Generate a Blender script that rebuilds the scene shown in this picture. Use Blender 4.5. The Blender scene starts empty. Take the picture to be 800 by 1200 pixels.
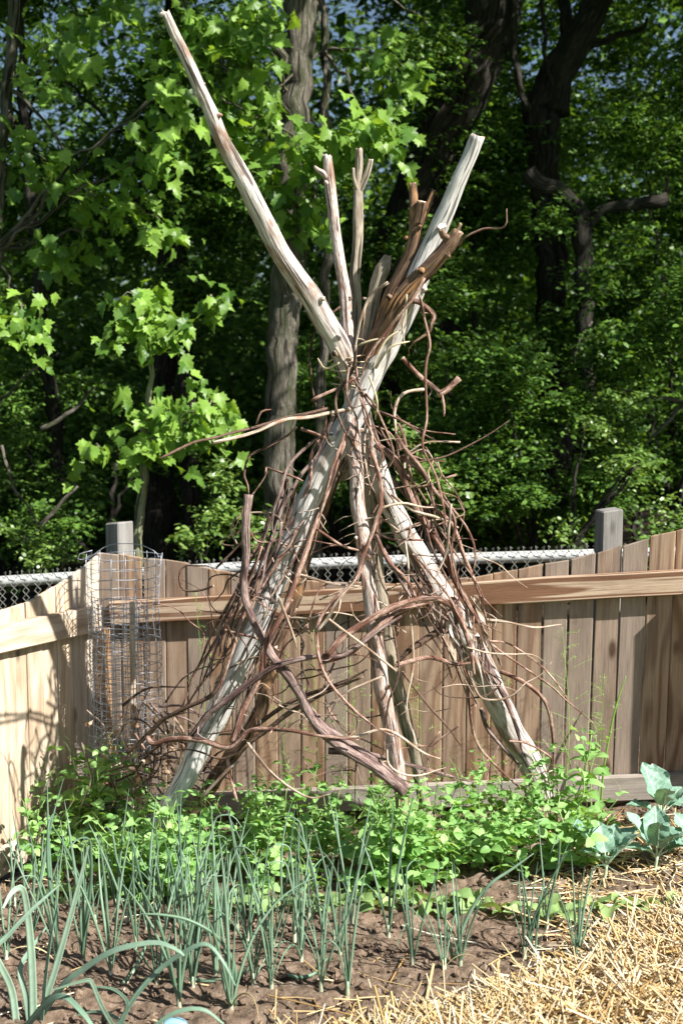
import bpy, math, random
import numpy as np
from mathutils import Vector, Matrix, noise as mn
random.seed(7)
rng = np.random.default_rng(7)
PI = math.pi

# ------------------------------------------------------------------ camera, world, sun, exposure
scene = bpy.context.scene
COL = scene.collection
FPX, CX, CY, HOR, CAMZ = 1400.0, 400.0, 600.0, 450.0, 1.55
PITCH = math.atan((CY - HOR) / FPX)
cam_d = bpy.data.cameras.new("camera")
cam = bpy.data.objects.new("camera", cam_d)
COL.objects.link(cam)
cam.location = (0, 0, CAMZ)
cam.rotation_euler = (PI / 2 - PITCH, 0, 0)
cam_d.sensor_fit = 'VERTICAL'
cam_d.sensor_height = 24.0
cam_d.lens = FPX / 1200.0 * 24.0
cam_d.clip_start = 0.05
cam_d.clip_end = 1500
cam_d.dof.use_dof = True
cam_d.dof.focus_distance = 3.75
cam_d.dof.aperture_fstop = 2.6
scene.camera = cam

SUN_AZ, SUN_EL = math.radians(-34), math.radians(43)          # azimuth measured from +X towards +Y
S = Vector((math.cos(SUN_AZ) * math.cos(SUN_EL), math.sin(SUN_AZ) * math.cos(SUN_EL), math.sin(SUN_EL)))
world = bpy.data.worlds.new("World")
scene.world = world
world.use_nodes = True
wn = world.node_tree
sky = wn.nodes.new("ShaderNodeTexSky")
sky.sky_type = 'NISHITA'
sky.sun_disc = False
sky.sun_elevation = SUN_EL
sky.sun_rotation = math.atan2(S.x, S.y)
wn.links.new(sky.outputs[0], wn.nodes["Background"].inputs[0])
wn.nodes["Background"].inputs[1].default_value = 0.05
sun_d = bpy.data.lights.new("sun", 'SUN')
sun_d.energy = 5.0
sun_d.angle = math.radians(0.5)
sun_d.color = (1.0, 0.965, 0.91)
sun = bpy.data.objects.new("sun", sun_d)
sun.rotation_euler = S.to_track_quat('Z', 'Y').to_euler()
sun.location = (6, -4, 8)
COL.objects.link(sun)
scene.view_settings.view_transform = 'Standard'
scene.view_settings.look = 'None'
scene.view_settings.gamma = 1.0
scene.view_settings.use_curve_mapping = False
scene.view_settings.exposure = 1.2
try:
    scene.cycles.max_bounces = 6
    scene.cycles.diffuse_bounces = 3
    scene.cycles.glossy_bounces = 2
    scene.cycles.transmission_bounces = 4
    scene.cycles.sample_clamp_indirect = 6
except Exception:
    pass

# ------------------------------------------------------------------ geometry of the place
SP, CP = math.sin(PITCH), math.cos(PITCH)
def ray(px, py):
    u, v = (px - CX) / FPX, (CY - py) / FPX
    return Vector((u, CP + v * SP, -SP + v * CP))
def P(px, py, Y):                        # the point at depth Y that is seen at (px, py)
    r = ray(px, py)
    return Vector((0, 0, CAMZ)) + r * (Y / r.y)
def proj(p):
    d = (p[0], p[1], p[2] - CAMZ)
    f = d[1] * CP - d[2] * SP
    up = d[1] * SP + d[2] * CP
    return CX + FPX * d[0] / f, CY - FPX * up / f
def smooth(a, b, x):
    t = np.clip((x - a) / (b - a), 0, 1)
    return t * t * (3 - 2 * t)
CORNER = Vector((-0.95, 4.65, 0))
BDIR = Vector((0.983, -0.182, 0)).normalized()     # along the back fence, to the right
LDIR = Vector((-0.41, -0.91, 0)).normalized()      # along the left fence, towards the camera
BN = Vector((BDIR.y, -BDIR.x, 0))                  # garden side
LN = Vector((-LDIR.y, LDIR.x, 0))
def on_plane(px, py, o, d):
    n = Vector((d.y, -d.x, 0))
    r = ray(px, py)
    t = (o - Vector((0, 0, CAMZ))).dot(n) / r.dot(n)
    return Vector((0, 0, CAMZ)) + r * t
def straw_edge(px):
    return np.interp(px, [0, 150, 250, 330, 420, 480, 540, 600, 660, 700, 740, 800, 900, 1200],
                     [1370, 1330, 1268, 1240, 1220, 1200, 1188, 1162, 1148, 1122, 1094, 1064, 1026, 980])
def gbase(x, y):
    slope = 0.05 + 0.06 * smooth(3.1, 4.1, y)
    z = -0.03 * smooth(3.0, 4.2, y) - 0.085 * smooth(3.75, 4.3, y) * (1 - smooth(4.7, 5.6, y)) + slope * np.clip(x, -4, 4)
    z = z + 0.09 * np.exp(-((x - 0.68) ** 2 + (y - 4.12) ** 2) / 0.012)
    z = z + 1.5 * smooth(12, 26, y)
    return z
def straw_mask(x, y):                    # 1 where the mulch lies, from the mulch's edge line on the ground
    z = gbase(x, y) - CAMZ
    f = y * CP - z * SP
    up = y * SP + z * CP
    f = np.maximum(f, 0.2)
    px, py = CX + FPX * x / f, CY - FPX * up / f
    return smooth(-8, 70, py - straw_edge(px)) * (y < 4.2) * (y > -3)
def gz(x, y):
    return gbase(x, y) + 0.035 * straw_mask(x, y)
def ground_at(px, py):
    r = ray(px, py)
    lo, hi = 1.0, 12.0
    for _ in range(40):
        m = (lo + hi) / 2
        p = Vector((0, 0, CAMZ)) + r * (m / r.y)
        if p.z > float(gz(p.x, p.y)): lo = m
        else: hi = m
    p = Vector((0, 0, CAMZ)) + r * (lo / r.y)
    p.z = float(gz(p.x, p.y))
    return p

# ------------------------------------------------------------------ material helpers
class NT:
    def __init__(s, name):
        s.m = bpy.data.materials.new(name); s.m.use_nodes = True
        s.t = s.m.node_tree; s.n = s.t.nodes
        s.b = s.n["Principled BSDF"]; s.out = s.n["Material Output"]
    def new(s, typ, **kw):
        n = s.n.new(typ)
        for k, v in kw.items():
            if k in n.inputs: n.inputs[k].default_value = v
            else: setattr(n, k, v)
        return n
    def ln(s, a, b): s.t.links.new(a, b)
    def attr(s, name, out='Vector'):
        return s.new("ShaderNodeAttribute", attribute_name=name).outputs[out]
    def mapping(s, vec, scale, loc=(0, 0, 0)):
        m = s.new("ShaderNodeMapping"); m.inputs['Scale'].default_value = scale; m.inputs['Location'].default_value = loc
        s.ln(vec, m.inputs['Vector']); return m.outputs[0]
    def noise(s, vec, scale, detail=4, rough=0.55, dist=0.0):
        n = s.new("ShaderNodeTexNoise"); n.inputs['Scale'].default_value = scale
        n.inputs['Detail'].default_value = detail; n.inputs['Roughness'].default_value = rough
        n.inputs['Distortion'].default_value = dist
        if vec is not None: s.ln(vec, n.inputs['Vector'])
        return n.outputs['Fac']
    def ramp(s, fac, stops):
        r = s.new("ShaderNodeValToRGB"); e = r.color_ramp.elements
        while len(e) < len(stops): e.new(0.5)
        for el, (p, c) in zip(e, stops):
            el.position = p; el.color = (*c, 1) if len(c) == 3 else c
        s.ln(fac, r.inputs[0]); return r.outputs[0]
    def mix(s, fac, a, b, mode='MIX'):
        m = s.new("ShaderNodeMix", data_type='RGBA', blend_type=mode)
        for sock, v in ((m.inputs[0], fac), (m.inputs[6], a), (m.inputs[7], b)):
            if hasattr(v, 'is_output') or isinstance(v, bpy.types.NodeSocket): s.ln(v, sock)
            else: sock.default_value = v if not isinstance(v, tuple) else (*v, 1)
        return m.outputs[2]
    def math(s, op, a, b=None):
        m = s.new("ShaderNodeMath", operation=op)
        for i, v in enumerate((a, b)):
            if v is None: continue
            if isinstance(v, bpy.types.NodeSocket): s.ln(v, m.inputs[i])
            else: m.inputs[i].default_value = v
        return m.outputs[0]
    def bump(s, h, strength, dist):
        b = s.new("ShaderNodeBump"); b.inputs['Strength'].default_value = strength; b.inputs['Distance'].default_value = dist
        s.ln(h, b.inputs['Height']); s.ln(b.outputs[0], s.b.inputs['Normal'])
    def col(s, c, rough=0.8, spec=0.3):
        if isinstance(c, tuple): s.b.inputs['Base Color'].default_value = (*c, 1)
        else: s.ln(c, s.b.inputs['Base Color'])
        s.b.inputs['Roughness'].default_value = rough
        s.b.inputs['Specular IOR Level'].default_value = spec

def bark_mat(name, c_dark, c_mid, c_light, patch=None, patch_at=0.6, stretch=0.12, scale=160, bump=0.6, bdist=0.004, rough=0.85, vary=False):
    t = NT(name)
    g = t.attr("grain")
    oi = t.new("ShaderNodeObjectInfo").outputs['Random']
    off = t.new("ShaderNodeCombineXYZ"); t.ln(t.math('MULTIPLY', oi, 37.0), off.inputs[2])
    va = t.new("ShaderNodeVectorMath", operation='ADD'); t.ln(g, va.inputs[0]); t.ln(off.outputs[0], va.inputs[1]); g = va.outputs[0]
    v = t.mapping(g, (1, 1, stretch))
    n1 = t.noise(v, scale, 5, 0.65)
    c = t.ramp(n1, [(0.30, c_dark), (0.47, c_mid), (0.66, c_light)])
    n2 = t.noise(t.mapping(g, (1, 1, 0.3)), scale * 0.16, 3, 0.6)
    if patch:
        f = t.ramp(n2, [(patch_at - 0.06, (0, 0, 0)), (patch_at + 0.06, (1, 1, 1))])
        c = t.mix(f, c, patch)
    c = t.mix(t.ramp(t.noise(t.mapping(g, (1, 1, 0.05)), scale * 0.6, 2, 0.5), [(0.36, (1, 1, 1)), (0.44, (0, 0, 0))]), c, tuple(x * 0.40 for x in c_dark))
    c = t.mix(1.0, c, t.ramp(oi, [(0.0, (0.66, 0.64, 0.62)), (1.0, (1.12, 1.12, 1.12))]), 'MULTIPLY') if vary else c
    t.col(c, rough, 0.2)
    t.bump(n1, bump, bdist)
    return t.m

def leaf_mat(name, dark, light, trans=0.35, rough=0.45, spec=0.4, tcol=None, veins=False):
    t = NT(name)
    tone = t.attr("tone", 'Fac')
    oi = t.new("ShaderNodeObjectInfo").outputs['Random']
    f = t.math('FRACT', t.math('ADD', tone, oi))
    c = t.ramp(f, [(0.0, dark), (0.75, light), (1.0, tuple(min(1, x * 1.25) for x in light))])
    if veins:
        uv = t.attr("leafuv")
        sx = t.new("ShaderNodeSeparateXYZ"); t.ln(uv, sx.inputs[0])
        ax = t.math('ABSOLUTE', sx.outputs[0])
        w = t.math('FRACT', t.math('MULTIPLY', t.math('SUBTRACT', sx.outputs[1], t.math('MULTIPLY', ax, 0.55)), 6.5))
        side = t.math('LESS_THAN', w, 0.10)
        mid = t.math('LESS_THAN', ax, 0.028)
        vf = t.math('MAXIMUM', t.math('MULTIPLY', side, 0.55), mid)
        c = t.mix(vf, c, (0.42, 0.52, 0.40))
    gn = t.noise(t.new("ShaderNodeTexCoord").outputs['Object'], 60, 2)
    c = t.mix(0.25, c, t.ramp(gn, [(0.3, (0.55, 0.55, 0.55)), (0.7, (1.3, 1.3, 1.2))]), 'MULTIPLY')
    t.col(c, rough, spec)
    tr = t.new("ShaderNodeBsdfTranslucent")
    tc = t.mix(1.0, c, tcol or (1.5, 1.35, 0.5), 'MULTIPLY')
    t.ln(tc, tr.inputs[0])
    mx = t.new("ShaderNodeMixShader"); mx.inputs[0].default_value = trans
    t.ln(t.b.outputs[0], mx.inputs[1]); t.ln(tr.outputs[0], mx.inputs[2])
    t.ln(mx.outputs[0], t.out.inputs[0])
    return t.m

def board_mat(name, ca, cb, cg, knots=True, fig=1.0, s0=0.1, s1=0.8):
    """sawn softwood: object space, grain along local Z"""
    t = NT(name)
    tc = t.new("ShaderNodeTexCoord").outputs['Object']
    oi = t.new("ShaderNodeObjectInfo").outputs['Random']
    off = t.new("ShaderNodeCombineXYZ")
    t.ln(t.math('MULTIPLY', oi, 31.0), off.inputs[0]); t.ln(t.math('MULTIPLY', oi, 57.0), off.inputs[2])
    va = t.new("ShaderNodeVectorMath", operation='ADD'); t.ln(tc, va.inputs[0]); t.ln(off.outputs[0], va.inputs[1])
    v = va.outputs[0]
    figv = t.noise(t.mapping(v, (9 * fig, 9 * fig, 1.1 if fig < 1.5 else 0.62)), 1.0, 2, 0.5)
    rings = t.math('SINE', t.math('MULTIPLY', figv, 42.0))
    rf = t.ramp(t.math('ADD', t.math('MULTIPLY', rings, 0.5), 0.5), [(s0, cb), (s1, ca)])
    fine = t.noise(t.mapping(v, (1, 1, 0.02)), 260, 4, 0.7)
    c = t.mix(0.55, rf, t.ramp(fine, [(0.3, (0.48, 0.45, 0.43)), (0.65, (1.22, 1.2, 1.16))]), 'MULTIPLY')
    grey = t.noise(t.mapping(v, (6, 6, 0.9)), 1.0, 4, 0.65)
    gf = t.math('ADD', t.math('MULTIPLY', grey, 0.9), t.math('MULTIPLY', t.math('SUBTRACT', oi, 0.5), 0.55))
    c = t.mix(t.ramp(gf, [(0.36, (0, 0, 0)), (0.62, (0.85, 0.85, 0.85))]), c, t.mix(0.6, (cg[0], cg[1], cg[2]), t.ramp(fine, [(0.3, (0.5, 0.5, 0.5)), (0.7, (1.3, 1.3, 1.3))]), 'MULTIPLY'))
    if knots:
        vo = t.new("ShaderNodeTexVoronoi"); vo.inputs['Scale'].default_value = 1.0
        t.ln(t.mapping(v, (9, 9, 3.4)), vo.inputs['Vector'])
        kf = t.ramp(vo.outputs['Distance'], [(0.07, (1, 1, 1)), (0.16, (0, 0, 0))])
        c = t.mix(kf, c, tuple(x * 0.35 for x in cb))
    st = t.noise(t.mapping(v, (14, 14, 2.0)), 1.0, 5, 0.7)
    c = t.mix(0.8, c, t.ramp(st, [(0.32, (0.60, 0.56, 0.53)), (0.52, (1.0, 1.0, 1.0)), (0.72, (1.15, 1.15, 1.16))]), 'MULTIPLY')
    t.col(c, 0.8, 0.25)
    t.bump(fine, 0.5, 0.003)
    return t.m

M = {}
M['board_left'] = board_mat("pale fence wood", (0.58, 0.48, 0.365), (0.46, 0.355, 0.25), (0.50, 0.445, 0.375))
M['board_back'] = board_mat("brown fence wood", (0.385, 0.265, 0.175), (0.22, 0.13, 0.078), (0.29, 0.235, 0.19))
M['rail_left'] = board_mat("pale rail wood", (0.58, 0.49, 0.385), (0.42, 0.33, 0.24), (0.54, 0.49, 0.43), fig=0.6)
M['rail_back'] = board_mat("figured rail wood", (0.50, 0.38, 0.275), (0.20, 0.105, 0.06), (0.45, 0.36, 0.29), fig=1.6, s0=0.50, s1=0.85)
M['rail_low'] = board_mat("grey rail wood", (0.42, 0.36, 0.29), (0.36, 0.30, 0.24), (0.40, 0.36, 0.31))
M['post'] = board_mat("grey post wood", (0.27, 0.25, 0.22), (0.17, 0.155, 0.135), (0.25, 0.24, 0.225), fig=0.7)
M['orange_wood'] = board_mat("orange brown wood", (0.36, 0.20, 0.09), (0.27, 0.14, 0.06), (0.30, 0.20, 0.12))
M['grey_pole'] = bark_mat("weathered grey pole", (0.26, 0.205, 0.175), (0.53, 0.475, 0.435), (0.67, 0.63, 0.595), (0.30, 0.20, 0.15), 0.57, 0.10, 170, 1.0, 0.006)
M['pale_pole'] = bark_mat("bleached pole", (0.38, 0.34, 0.315), (0.61, 0.58, 0.55), (0.72, 0.70, 0.68), (0.38, 0.30, 0.25), 0.62, 0.08, 170, 0.9, 0.006)
M['pink_pole'] = bark_mat("pinkish bark", (0.20, 0.13, 0.105), (0.46, 0.37, 0.325), (0.62, 0.55, 0.50), (0.27, 0.17, 0.125), 0.55, 0.3, 200, 0.8)
M['brown_pole'] = bark_mat("dark brown bark", (0.045, 0.026, 0.018), (0.14, 0.082, 0.052), (0.29, 0.19, 0.13), (0.36, 0.19, 0.085), 0.60, 0.10, 170, 1.0)
M['olive_pole'] = bark_mat("olive bark", (0.15, 0.12, 0.085), (0.29, 0.245, 0.185), (0.38, 0.33, 0.26), (0.22, 0.17, 0.12), 0.6, 0.2, 170, 0.6)
M['purple_vine'] = bark_mat("purple brown vine bark", (0.12, 0.075, 0.065), (0.31, 0.215, 0.19), (0.52, 0.42, 0.38), (0.15, 0.09, 0.08), 0.55, 0.16, 240, 1.0, 0.006, 0.8, True)
M['red_vine'] = bark_mat("red brown vine", (0.15, 0.08, 0.06), (0.37, 0.225, 0.17), (0.58, 0.44, 0.36), (0.17, 0.08, 0.055), 0.52, 0.30, 260, 0.9, 0.005, 0.75, True)
M['dark_vine'] = bark_mat("dark vine", (0.045, 0.028, 0.02), (0.13, 0.08, 0.055), (0.24, 0.16, 0.12), None, 0.6, 0.30, 300, 0.8, 0.005, 0.8, True)
M['pale_vine'] = bark_mat("pale dead twig", (0.30, 0.22, 0.16), (0.48, 0.38, 0.29), (0.60, 0.51, 0.42), (0.30, 0.19, 0.13), 0.55, 0.3, 260, 0.6, 0.004, 0.8, True)
M['cut'] = bark_mat("sawn end", (0.36, 0.24, 0.14), (0.52, 0.40, 0.28), (0.62, 0.53, 0.42), None, 0.6, 1.0, 200, 0.3)
M['twine'] = bark_mat("garden twine", (0.36, 0.29, 0.17), (0.50, 0.42, 0.27), (0.60, 0.52, 0.36), None, 0.6, 0.3, 500, 0.3)
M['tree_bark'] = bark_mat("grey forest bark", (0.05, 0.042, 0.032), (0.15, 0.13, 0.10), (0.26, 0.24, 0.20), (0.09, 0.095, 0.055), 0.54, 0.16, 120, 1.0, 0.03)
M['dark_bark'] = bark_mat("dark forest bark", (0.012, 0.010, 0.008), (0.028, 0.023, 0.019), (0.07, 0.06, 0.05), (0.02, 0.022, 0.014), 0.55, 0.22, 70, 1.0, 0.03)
M['green_bark'] = bark_mat("greenish sapling bark", (0.10, 0.10, 0.055), (0.19, 0.20, 0.11), (0.27, 0.27, 0.17), None, 0.6, 0.2, 90, 0.4)
M['green_stem'] = leaf_mat("pea stem", (0.16, 0.28, 0.07), (0.26, 0.40, 0.12), 0.1)
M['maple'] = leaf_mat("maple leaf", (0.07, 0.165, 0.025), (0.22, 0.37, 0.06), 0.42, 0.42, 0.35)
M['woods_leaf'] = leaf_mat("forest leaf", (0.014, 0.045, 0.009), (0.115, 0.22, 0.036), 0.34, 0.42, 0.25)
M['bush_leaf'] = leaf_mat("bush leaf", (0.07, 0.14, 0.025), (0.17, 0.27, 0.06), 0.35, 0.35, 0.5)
M['pea'] = leaf_mat("pea leaf", (0.15, 0.33, 0.08), (0.31, 0.52, 0.18), 0.35, 0.5, 0.3)
M['onion'] = leaf_mat("onion leaf", (0.105, 0.19, 0.115), (0.20, 0.31, 0.205), 0.12, 0.42, 0.4, (1.1, 1.4, 0.9))
M['leek'] = leaf_mat("leek leaf", (0.16, 0.26, 0.18), (0.26, 0.37, 0.27), 0.15, 0.45, 0.35, (1.1, 1.4, 0.9))
M['kale'] = leaf_mat("collard leaf", (0.14, 0.26, 0.185), (0.22, 0.36, 0.275), 0.15, 0.5, 0.3, (1.2, 1.5, 0.6), veins=True)
M['kale_stem'] = leaf_mat("collard stalk", (0.36, 0.46, 0.30), (0.45, 0.55, 0.38), 0.05)
M['seedling'] = leaf_mat("seedling leaf", (0.20, 0.32, 0.11), (0.31, 0.44, 0.17), 0.25, 0.55, 0.25)
M['dry_leaf'] = leaf_mat("withered onion leaf", (0.42, 0.33, 0.16), (0.58, 0.50, 0.28), 0.2, 0.7, 0.2)
M['fern'] = leaf_mat("asparagus fern", (0.16, 0.32, 0.05), (0.28, 0.46, 0.10), 0.2)
M['white_base'] = leaf_mat("white shank", (0.36, 0.40, 0.27), (0.48, 0.52, 0.38), 0.1)
M['dead_leaf'] = leaf_mat("dead leaf", (0.22, 0.13, 0.08), (0.42, 0.29, 0.20), 0.15, 0.8, 0.1, (1.3, 1, 0.7))
def straw_mat():
    t = NT("straw")
    tone = t.attr("tone", 'Fac')
    c = t.ramp(tone, [(0.0, (0.30, 0.17, 0.055)), (0.3, (0.53, 0.35, 0.14)), (0.65, (0.66, 0.50, 0.27)), (1.0, (0.78, 0.71, 0.56))])
    t.col(c, 0.5, 0.4); return t.m
M['straw'] = straw_mat()
def metal(name, c, rough, m=0.8):
    t = NT(name)
    n = t.noise(t.new("ShaderNodeTexCoord").outputs['Object'], 90, 3)
    t.col(t.mix(0.5, c, t.ramp(n, [(0.3, (0.6, 0.6, 0.6)), (0.7, (1.2, 1.2, 1.2))]), 'MULTIPLY'), rough, 0.5)
    t.b.inputs['Metallic'].default_value = m; return t.m
M['cage_wire'] = metal("galvanised cage wire", (0.36, 0.38, 0.42), 0.5, 0.35)
M['chain_wire'] = metal("chain link wire", (0.25, 0.25, 0.22), 0.5, 0.5)
M['rail_metal'] = metal("galvanised rail", (0.60, 0.60, 0.57), 0.55, 0.25)
M['blue_plastic'] = metal("pale blue plastic", (0.30, 0.55, 0.72), 0.4, 0.0)
M['rust'] = metal("rusty nail", (0.10, 0.06, 0.04), 0.7, 0.3)
def ground_mat():
    t = NT("garden soil")
    geo = t.new("ShaderNodeNewGeometry").outputs['Position']
    n1 = t.noise(geo, 35, 6, 0.65)
    n2 = t.noise(geo, 6, 3, 0.5)
    c = t.ramp(n1, [(0.30, (0.065, 0.045, 0.032)), (0.5, (0.155, 0.11, 0.078)), (0.70, (0.26, 0.20, 0.15))])
    c = t.mix(0.5, c, t.ramp(n2, [(0.3, (0.75, 0.75, 0.75)), (0.7, (1.2, 1.17, 1.12))]), 'MULTIPLY')
    vo = t.new("ShaderNodeTexVoronoi"); vo.inputs['Scale'].default_value = 120; t.ln(geo, vo.inputs['Vector'])
    c = t.mix(t.ramp(vo.outputs['Distance'], [(0.10, (1, 1, 1)), (0.15, (0, 0, 0))]), c, (0.42, 0.36, 0.28))
    sc = t.ramp(n1, [(0.3, (0.22, 0.13, 0.05)), (0.6, (0.48, 0.33, 0.14))])
    c = t.mix(t.attr("strawmask", 'Fac'), c, sc)
    litter = t.ramp(t.noise(geo, 18, 5, 0.7), [(0.35, (0.022, 0.017, 0.012)), (0.6, (0.05, 0.038, 0.026)), (0.75, (0.03, 0.05, 0.02))])
    c = t.mix(t.attr("forest", 'Fac'), c, litter)
    lawn = t.ramp(t.noise(geo, 12, 5, 0.7), [(0.3, (0.05, 0.10, 0.025)), (0.7, (0.12, 0.19, 0.06))])
    c = t.mix(t.attr("lawn", 'Fac'), c, lawn)
    t.col(c, 0.95, 0.1)
    t.bump(n1, 0.8, 0.012)
    return t.m
M['ground'] = ground_mat()

# ------------------------------------------------------------------ object helpers
def tag(o, label=None, cat=None, group=None, kind=None):
    if label: o["label"] = label
    if cat: o["category"] = cat
    if group: o["group"] = group
    if kind: o["kind"] = kind
    return o
def empty(name, loc=(0, 0, 0), rz=0.0):
    o = bpy.data.objects.new(name, None); COL.objects.link(o)
    o.empty_display_size = 0.05
    o.location = loc; o.rotation_euler = (0, 0, rz); return o
PARENT_INV = {}
class MB:
    def __init__(s): s.v, s.f, s.g, s.t, s.mi, s.uv = [], [], [], [], [], []
    def add(s, v, f, g=None, tone=0.0, mi=0, uv=None):
        o = len(s.v); s.v += [tuple(p) for p in v]; s.f += [tuple(i + o for i in q) for q in f]
        s.g += [tuple(p) for p in (g if g is not None else v)]
        s.t += list(tone) if hasattr(tone, '__len__') else [tone] * len(v)
        s.mi += list(mi) if hasattr(mi, '__len__') else [mi] * len(f)
        s.uv += list(uv) if uv is not None else [(0, 0, 0)] * len(v)
    def mesh(s, name, mats, smooth=True):
        me = bpy.data.meshes.new(name); me.from_pydata(s.v, [], s.f)
        for m in (mats if isinstance(mats, (list, tuple)) else [mats]): me.materials.append(m)
        a = me.attributes.new("grain", 'FLOAT_VECTOR', 'POINT'); a.data.foreach_set("vector", np.array(s.g, 'f').ravel())
        a = me.attributes.new("tone", 'FLOAT', 'POINT'); a.data.foreach_set("value", np.array(s.t, 'f'))
        a = me.attributes.new("leafuv", 'FLOAT_VECTOR', 'POINT'); a.data.foreach_set("vector", np.array(s.uv, 'f').ravel())
        me.polygons.foreach_set("material_index", s.mi)
        if smooth: me.polygons.foreach_set("use_smooth", [True] * len(s.f))
        me.update(); return me
def link(name, me, parent=None, loc=None, rot=None, scale=None):
    o = bpy.data.objects.new(name, me); COL.objects.link(o)
    if parent is not None: o.parent = parent
    if loc is not None: o.location = loc
    if rot is not None: o.rotation_euler = rot
    if scale is not None: o.scale = scale if hasattr(scale, '__len__') else (scale,) * 3
    return o
def copy_tree(o, parent=None):
    c = o.copy(); COL.objects.link(c)
    if parent is not None: c.parent = parent
    for ch in list(o.children): copy_tree(ch, c)
    return c

def catmull(pts, vals, step):
    pts = [Vector(p) for p in pts]
    P0 = [2 * pts[0] - pts[1]] + pts + [2 * pts[-1] - pts[-2]]
    V0 = [vals[0]] + list(vals) + [vals[-1]]
    out, ov = [], []
    for i in range(1, len(P0) - 2):
        a, b, c, d = P0[i - 1:i + 3]
        n = max(1, int(math.ceil((c - b).length / step)))
        for k in range(n):
            t = k / n
            out.append(0.5 * ((2 * b) + (c - a) * t + (2 * a - 5 * b + 4 * c - d) * t * t + (3 * b - a - 3 * c + d) * t ** 3))
            ov.append(V0[i] * (1 - t) + V0[i + 1] * t)
    out.append(pts[-1]); ov.append(vals[-1]); return out, ov
def tube(mb, pts, rad, n=8, step=0.03, rough=0.0, rscale=30, cap_mi=None, tone=None, wob=0.0, origin=Vector((0, 0, 0)), seed=0.0, fine=0.0, jag=0.0):
    """a tapered, slightly uneven limb along a smooth path"""
    if not hasattr(rad, '__len__'): rad = [rad] * len(pts)
    if len(rad) < len(pts): rad = list(np.interp(np.linspace(0, 1, len(pts)), np.linspace(0, 1, len(rad)), rad))
    C, R = catmull(pts, rad, step)
    m = len(C)
    if wob:
        C = [c + Vector((mn.noise(Vector((c.x * 9 + seed, c.y * 9, c.z * 9))), mn.noise(Vector((c.x * 9, c.y * 9 + 5 + seed, c.z * 9))), mn.noise(Vector((c.x * 9, c.y * 9, c.z * 9 + 9 + seed))))) * wob for c in C]
    T = [(C[min(i + 1, m - 1)] - C[max(i - 1, 0)]).normalized() for i in range(m)]
    N = T[0].orthogonal().normalized()
    V, G, F, TN, MI = [], [], [], [], []
    s = 0.0
    for i in range(m):
        if i: s += (C[i] - C[i - 1]).length
        N = (N - T[i] * N.dot(T[i])).normalized(); B = T[i].cross(N)
        end = i == 0 or i == m - 1
        for k in range(n):
            a = 2 * PI * k / n
            ca, sa = math.cos(a), math.sin(a)
            r = R[i]
            if rough:
                r *= 1 + rough * (mn.noise(Vector((ca * 1.2 + seed, sa * 1.2, s * rscale))) + 0.6 * mn.noise(Vector((ca * 3 + seed, sa * 3, s * rscale * 0.35 + 7))))
            if fine:
                r *= 1 + fine * mn.noise(Vector((ca * 6 + seed, sa * 6, s * 8)))
            p = C[i] + (N * ca + B * sa) * r
            if jag and end: p += T[i] * (jag * mn.noise(Vector((ca * 4 + seed, sa * 4, i))) )
            V.append(p - origin); G.append((ca * R[i], sa * R[i], s)); TN.append(s if tone is None else tone)
    for i in range(m - 1):
        for k in range(n):
            k2 = (k + 1) % n
            F.append((i * n + k, i * n + k2, (i + 1) * n + k2, (i + 1) * n + k)); MI.append(0)
    for e, i in ((0, 0), (1, m - 1)):
        V.append(C[i] - origin + T[i] * (0.0 if e == 0 else 0.1 * R[i])); G.append((0, 0, s)); TN.append(0.0)
        c = len(V) - 1
        for k in range(n):
            k2 = (k + 1) % n
            F.append((c, i * n + k2, i * n + k) if e == 0 else (c, i * n + k, i * n + k2)); MI.append(cap_mi or 0)
    mb.add(V, F, G, TN, MI)
def box(mb, x0, x1, y0, y1, z0, z1, bev=0.002):
    """chamfered box"""
    b = min(bev, (x1 - x0) / 3, (y1 - y0) / 3, (z1 - z0) / 3)
    vs = [];  idx = {}
    for sx in (0, 1):
        for sy in (0, 1):
            for sz in (0, 1):
                c = ((x0, x1)[sx], (y0, y1)[sy], (z0, z1)[sz]); d = (b if sx == 0 else -b, b if sy == 0 else -b, b if sz == 0 else -b)
                for ax in range(3):
                    q = [c[j] + (d[j] if j != ax else 0) for j in range(3)]
                    idx[(sx, sy, sz, ax)] = len(vs); vs.append(q)
    f = []
    def add(l):
        a, b_, c_ = (Vector(vs[i]) for i in l[:3]); nrm = (b_ - a).cross(c_ - a)
        ctr = sum((Vector(vs[i]) for i in l), Vector()) / len(l) - Vector(((x0 + x1) / 2, (y0 + y1) / 2, (z0 + z1) / 2))
        f.append(tuple(l) if nrm.dot(ctr) > 0 else tuple(reversed(l)))
    for s_ in (0, 1):
        add([idx[(s_, a, c, 0)] for a, c in ((0, 0), (1, 0), (1, 1), (0, 1))])
        add([idx[(a, s_, c, 1)] for a, c in ((0, 0), (1, 0), (1, 1), (0, 1))])
        add([idx[(a, c, s_, 2)] for a, c in ((0, 0), (1, 0), (1, 1), (0, 1))])
        for t_ in (0, 1):
            add([idx[(0, s_, t_, 1)], idx[(0, s_, t_, 2)], idx[(1, s_, t_, 2)], idx[(1, s_, t_, 1)]])
            add([idx[(s_, 0, t_, 0)], idx[(s_, 0, t_, 2)], idx[(s_, 1, t_, 2)], idx[(s_, 1, t_, 0)]])
            add([idx[(s_, t_, 0, 0)], idx[(s_, t_, 0, 1)], idx[(s_, t_, 1, 1)], idx[(s_, t_, 1, 0)]])
            for u_ in (0, 1): add([idx[(s_, t_, u_, ax)] for ax in range(3)])
    mb.add(vs, f)

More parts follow.
